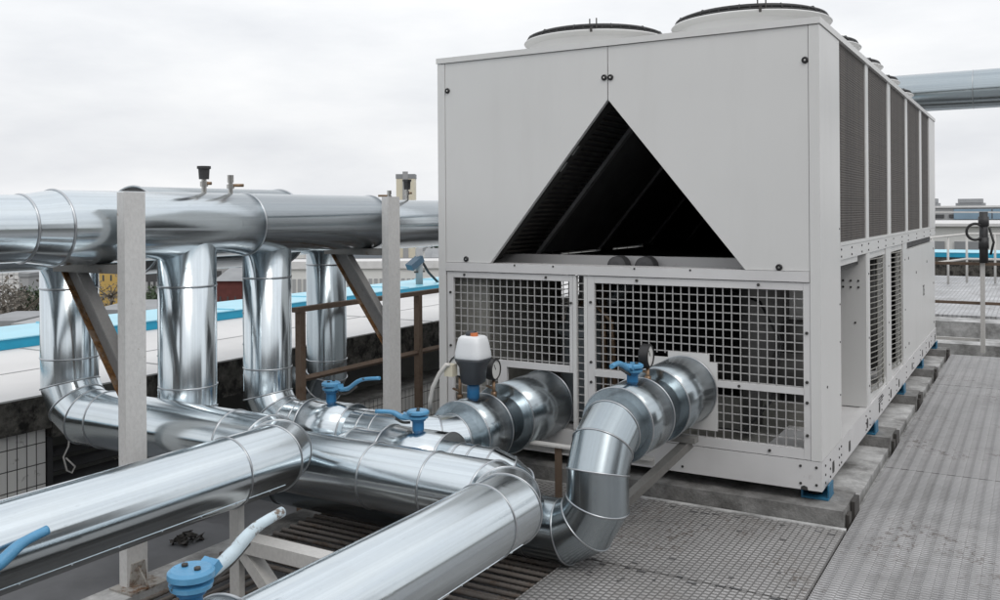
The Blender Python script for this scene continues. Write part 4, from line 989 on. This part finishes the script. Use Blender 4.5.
building('dark flat shed roof just behind the long white depot', 280, 540, 265, 95, 'citydark', floors=1, fh=1.2, cols=40, depth=5, roofm='citydark', win='citywhite', wfrac=(.4, .3))
building('white stepped apartment block left of the far brace', 283, 304, 252, 150, 'citywhite', floors=5, cols=6, win='citygrey')
building('tall white apartment block seen through the far brace', 352, 366, 247.5, 170, 'citywhite', floors=5, cols=4)
building('wide white apartment block left of the far post', 366.5, 392, 254, 160, 'citywhite', floors=4, cols=8, win='citygrey')
building('teal glazed block beside the tall white apartments', 343, 351.5, 256, 175, 'glassblue', floors=4, cols=3)
building('faded red hall to the right of the far post', 399, 414, 262, 130, 'cityred', floors=2, cols=3, gable=1.2, roofm='cityred', wfrac=(.3, .3))
building('small white house near the floodlight pole', 432, 446, 262, 140, 'citywhite', floors=2, cols=3, gable=1.5)
building('narrow white stair tower near the floodlight', 411, 417, 254, 120, 'citywhite', floors=4, cols=1)
building('grey terrace on the slope behind the far post', 380, 430, 246, 240, 'citygrey', floors=4, cols=12, gable=3)
building('brown roofed long house on the far slope left of the brace', 285, 345, 246, 260, 'citygrey', floors=4, cols=14, gable=3, roofm='citybrick')
m = MB(); rnd = random.Random(3)
def hut(m, c, w, d, z, a, g):
    ca, sa = math.cos(a), math.sin(a)
    P = lambda u, v, h: V((c.x+u*ca-v*sa, c.y+u*sa+v*ca, h))
    vs = [m.bm.verts.new(P(*q)) for q in ((-w,-d,GZ),(w,-d,GZ),(w,d,GZ),(-w,d,GZ),(-w,-d,z),(w,-d,z),(w,d,z),(-w,d,z),(-w,0,z+g),(w,0,z+g))]
    k = m.mi
    for q in ((0,1,5,4),(1,2,6,9,5),(2,3,7,6),(3,0,4,8,7)): m.face([vs[i] for i in q])
    m.mi = rnd.choice((4, 4, 5, 6))
    for q in ((4,5,9,8),(6,7,8,9)): m.face([vs[i] for i in q])
    m.mi = 5 if k != 5 else 6
    for r_ in range(2):
        for q in range(4):
            u = -w+2*w*(q+.5)/4; h = z-1.6-3*r_
            m.face([m.bm.verts.new(P(u+e, -d-.05, h+f)) for e, f in ((-w*.1, -.7), (w*.1, -.7), (w*.1, .7), (-w*.1, .7))])
    m.mi = k
for i in range(700):
    px = rnd.uniform(-60, 480); D = rnd.uniform(150 if px > 270 else 215, 480); c = place(px, D)
    m.mi = rnd.choice((0, 0, 0, 1, 1, 2, 3)); hut(m, c, rnd.uniform(3, 8), rnd.uniform(3, 5), GZ+rnd.uniform(4, 10)+max(0, (D-200)*.012), rnd.uniform(-.5, .5)+YAW, rnd.uniform(1, 3))
o = m.build('far_houses', ['citywhite', 'citygrey', 'citybeige', 'cityred', 'cityroof', 'citydark', 'glass']); o['kind'] = 'stuff'; tag(o, 'far-off mass of pale town houses under the overhead pipes', 'houses')
# cream chimney
c = place(406.5, 120)
t = thing('chimney', 'cream chimney block with a dark cap showing above the rear overhead pipe', 'chimney', (c.x, c.y, GZ))
m = MB(); m.bar((c.x, c.y, GZ), (c.x, c.y, zat(179, 406, 120)), 2.4, 2.4, Fv); m.build('shaft', 'cream', t)
m = MB(); m.bar((c.x, c.y, zat(179, 406, 120)+.01), (c.x, c.y, zat(174.5, 406, 120)), 2.5, 2.5, Fv); m.build('cap', 'cityroof', t)
m = MB(); d = Fv*-1.24; m.bar((c.x+d.x, c.y+d.y, GZ), (c.x+d.x, c.y+d.y, zat(172, 406, 120)), .7, .12, Fv); m.build('flue', 'citygrey', t)
# building across the right
def far_right():
    t = thing('town_building', 'long grey flat building with blue glazing band at far right', 'building', (0, 34, GZ), 'buildings of the town below')
    m = MB(); m.box((-9, 34, GZ), (16, 44, 1.02)); m.build('wall', 'citywhite', t)
    m = MB(); m.box((-9.2, 33.8, 1.025), (16, 44, 1.12)); m.build('parapet', 'roofwhite', t)
    for x in (-4.2, -3.0, -1.9, .3):
        m = MB(); m.box((x-.45, 33.93, .12), (x+.35, 33.99, .52)); m.build('window', 'cityroof', t)
    t = thing('town_building', 'blue glazed upper storey standing behind the long grey building', 'building', (0, 46, GZ), 'buildings of the town below')
    m = MB(); m.box((-9, 46, GZ), (20, 56, 1.66)); m.build('wall', 'citygrey', t)
    x = -3.2
    while x < 9: m = MB(); m.box((x, 45.92, 1.14), (x+1.5, 45.99, 1.60)); m.build('window', 'glassblue', t); x += 1.55
    m = MB(); m.box((-9.1, 45.9, 1.665), (20, 56.1, 1.75)); m.build('roof', 'roofwhite', t)
    for x, w in ((-4.9, 1.3), (-3.4, .9), (.9, .5)): m = MB(); m.box((x, 45.95, 1.2), (x+w, 45.99, 1.36)); m.build('window', 'citydark', t)
    for i, (x, w, h, lb) in enumerate(((-5.4, 1.5, .35, 'low dark vent box on the blue glazed storey roof, left'), (-3.2, 1.2, .32, 'low vent hood beside the dark vent box'), (.6, .8, .3, 'pale vent box on the far roof right of the dark post'))):
        m = MB(); m.box((x, 47, 1.752), (x+w, 48, 1.752+h*.4)); m.box((x+.1, 46.95, 1.752+h*.42), (x+w-.1, 48.05, 1.752+h)); alone(m, 'roof_vent', 'cityroof' if i < 2 else 'citywhite', lb, 'roof vent', 'vents on the far roof')
    m = MB(); m.box((-30, 90, GZ), (60, 100, 1.72)); m.build('wall', 'citygrey', thing('town_building', 'pale distant block on the skyline at far right', 'building', (0, 90, GZ), 'buildings of the town below'))
far_right()

# trees
def tree(label, px, ytop, D, w, green, n=420):
    c = place(px, D); zt = zat(ytop, px, D); H = zt-GZ; rnd = random.Random(int(px*7+D))
    t = thing('town_tree', label, 'tree', (c.x, c.y, GZ), 'trees in the town below')
    m = MB(); m.tube([(c.x, c.y, GZ), (c.x+.1, c.y, GZ+H*.5), (c.x, c.y+.1, GZ+H*.9)], [.35, .22, .06], 8)
    for i in range(9):
        a = rnd.random()*6.28; z = GZ+H*rnd.uniform(.45, .8); q = w*rnd.uniform(.5, .95)
        m.tube([(c.x, c.y, z), (c.x+q*.5*math.cos(a), c.y+q*.5*math.sin(a), z+H*.08), (c.x+q*math.cos(a), c.y+q*math.sin(a), z+H*.17)], [.12, .07, .03], 5)
    m.build('trunk', 'bark', t)
    m = MB(); cl = [(rnd.uniform(-1, 1), rnd.uniform(-1, 1), rnd.uniform(.42, .95)) for _ in range(16)]
    for i in range(n):
        k = rnd.choice(cl); e = math.sqrt(max(.1, 1-((k[2]-.68)/.4)**2))
        p = V((c.x+k[0]*w*.75*e, c.y+k[1]*w*.75*e, GZ+H*k[2]))+V((rnd.gauss(0, 1), rnd.gauss(0, 1), rnd.gauss(0, 1)))*w*.17
        s_ = w*rnd.uniform(.05, .11)*(1 if green else .6); a, b = V((rnd.gauss(0, 1), rnd.gauss(0, 1), rnd.gauss(0, 1))).normalized(), V((rnd.gauss(0, 1), rnd.gauss(0, 1), rnd.gauss(0, 1))).normalized()
        m.face([m.bm.verts.new(p+q) for q in (-a*s_, b*s_, a*s_, -b*s_*.7)])
    m.build('crown', 'leafgreen' if green else 'leafbrown', t)
tree('bare grey brown tree at the left edge before the white grid block', 2, 284, 75, 3.4, False, 1500)
tree('second bare tree right of the one at the left edge', 13, 288, 72, 2.6, False, 1100)
tree('dark green tree left of the leftmost riser', 23, 287, 78, 2.2, True, 900)
tree('green tree touching the edge of the leftmost riser', 36, 290, 80, 2.6, True, 900)
tree('grey tree in front of the ochre house', 110, 279, 110, 3.0, False, 600)
tree('dark tree between the near post and the thick riser', 152, 284, 90, 2.6, True, 600)
tree('green tree on the slope right of the floodlight', 427, 247, 200, 8, True, 700)
tree('broad dark tree behind the floodlight next to the chiller edge', 441, 245, 190, 8, True, 700)
tree('dark tree above the red hall', 405, 249, 220, 6, True, 600)
tree('small bare tree above the white apartments', 395, 247, 230, 5, False, 600)

# ------------------------------------------------------------------ light, sky, camera
EL, AZ = math.radians(52), math.radians(-38)     # sun direction: from the right and slightly behind the camera
sd = V((math.cos(EL)*math.cos(AZ), math.cos(EL)*math.sin(AZ), math.sin(EL)))
su = bpy.data.lights.new('sun', 'SUN'); su.energy = .6; su.angle = math.radians(22); su.color = (1, .97, .93)
so = bpy.data.objects.new('sun', su); COL.objects.link(so); so.rotation_euler = sd.to_track_quat('Z', 'Y').to_euler()
w = bpy.data.worlds.new('World'); sc.world = w; w.use_nodes = True; nt = w.node_tree
bg = nt.nodes['Background']; bg.inputs['Strength'].default_value = .1
sky = nd(nt, 'ShaderNodeTexSky', sky_type='NISHITA'); sky.sun_disc = False; sky.sun_elevation = EL; sky.sun_rotation = math.atan2(sd.x, sd.y); sky.air_density = 1.5; sky.dust_density = 5.
g = nd(nt, 'ShaderNodeTexCoord').outputs['Generated']
s = nd(nt, 'ShaderNodeSeparateXYZ'); ln(nt, g, s.inputs[0])
cl = noise(nt, mapping(nt, g, (1.6, 1.6, 5.5)), 1.7, 7, .55)
r = ramp(nt, cl, [(.32, (8.0, 8.2, 8.6)), (.50, (9.2, 9.35, 9.6)), (.66, (10.2, 10.25, 10.35))])
up = nd(nt, 'ShaderNodeMapRange'); up.inputs[1].default_value = 0.; up.inputs[2].default_value = .9; up.inputs[3].default_value = 1.0; up.inputs[4].default_value = 1.28; ln(nt, s.outputs[2], up.inputs[0])
vm = nd(nt, 'ShaderNodeVectorMath', operation='SCALE'); ln(nt, r.outputs[0], vm.inputs[0]); ln(nt, up.outputs[0], vm.inputs['Scale'])
ln(nt, mixc(nt, .93, sky.outputs[0], vm.outputs[0]), bg.inputs['Color'])

cam = bpy.data.cameras.new('camera'); co = bpy.data.objects.new('camera', cam); COL.objects.link(co); sc.camera = co
cam.sensor_width = 36; cam.lens = FPX/1000*36; cam.clip_end = 6000; cam.clip_start = .05
cam.shift_y = -(300-212.37)/1000
ROLL = -.007; U = V((0, 0, 1))
ex = Rv*math.cos(ROLL)+U*math.sin(ROLL); ey = -Rv*math.sin(ROLL)+U*math.cos(ROLL); ez = -Fv
M = Matrix((ex, ey, ez)).transposed().to_4x4(); M.translation = V((0, 0, CAMZ)); co.matrix_world = M
sc.render.engine = 'CYCLES'
sc.view_settings.view_transform = 'Standard'; sc.view_settings.look = 'None'; sc.view_settings.gamma = 1; sc.view_settings.exposure = 0
sc.view_settings.use_curve_mapping = False
sc.cycles.max_bounces = 8; sc.cycles.glossy_bounces = 5; sc.cycles.diffuse_bounces = 3
sc.cycles.use_denoising = True
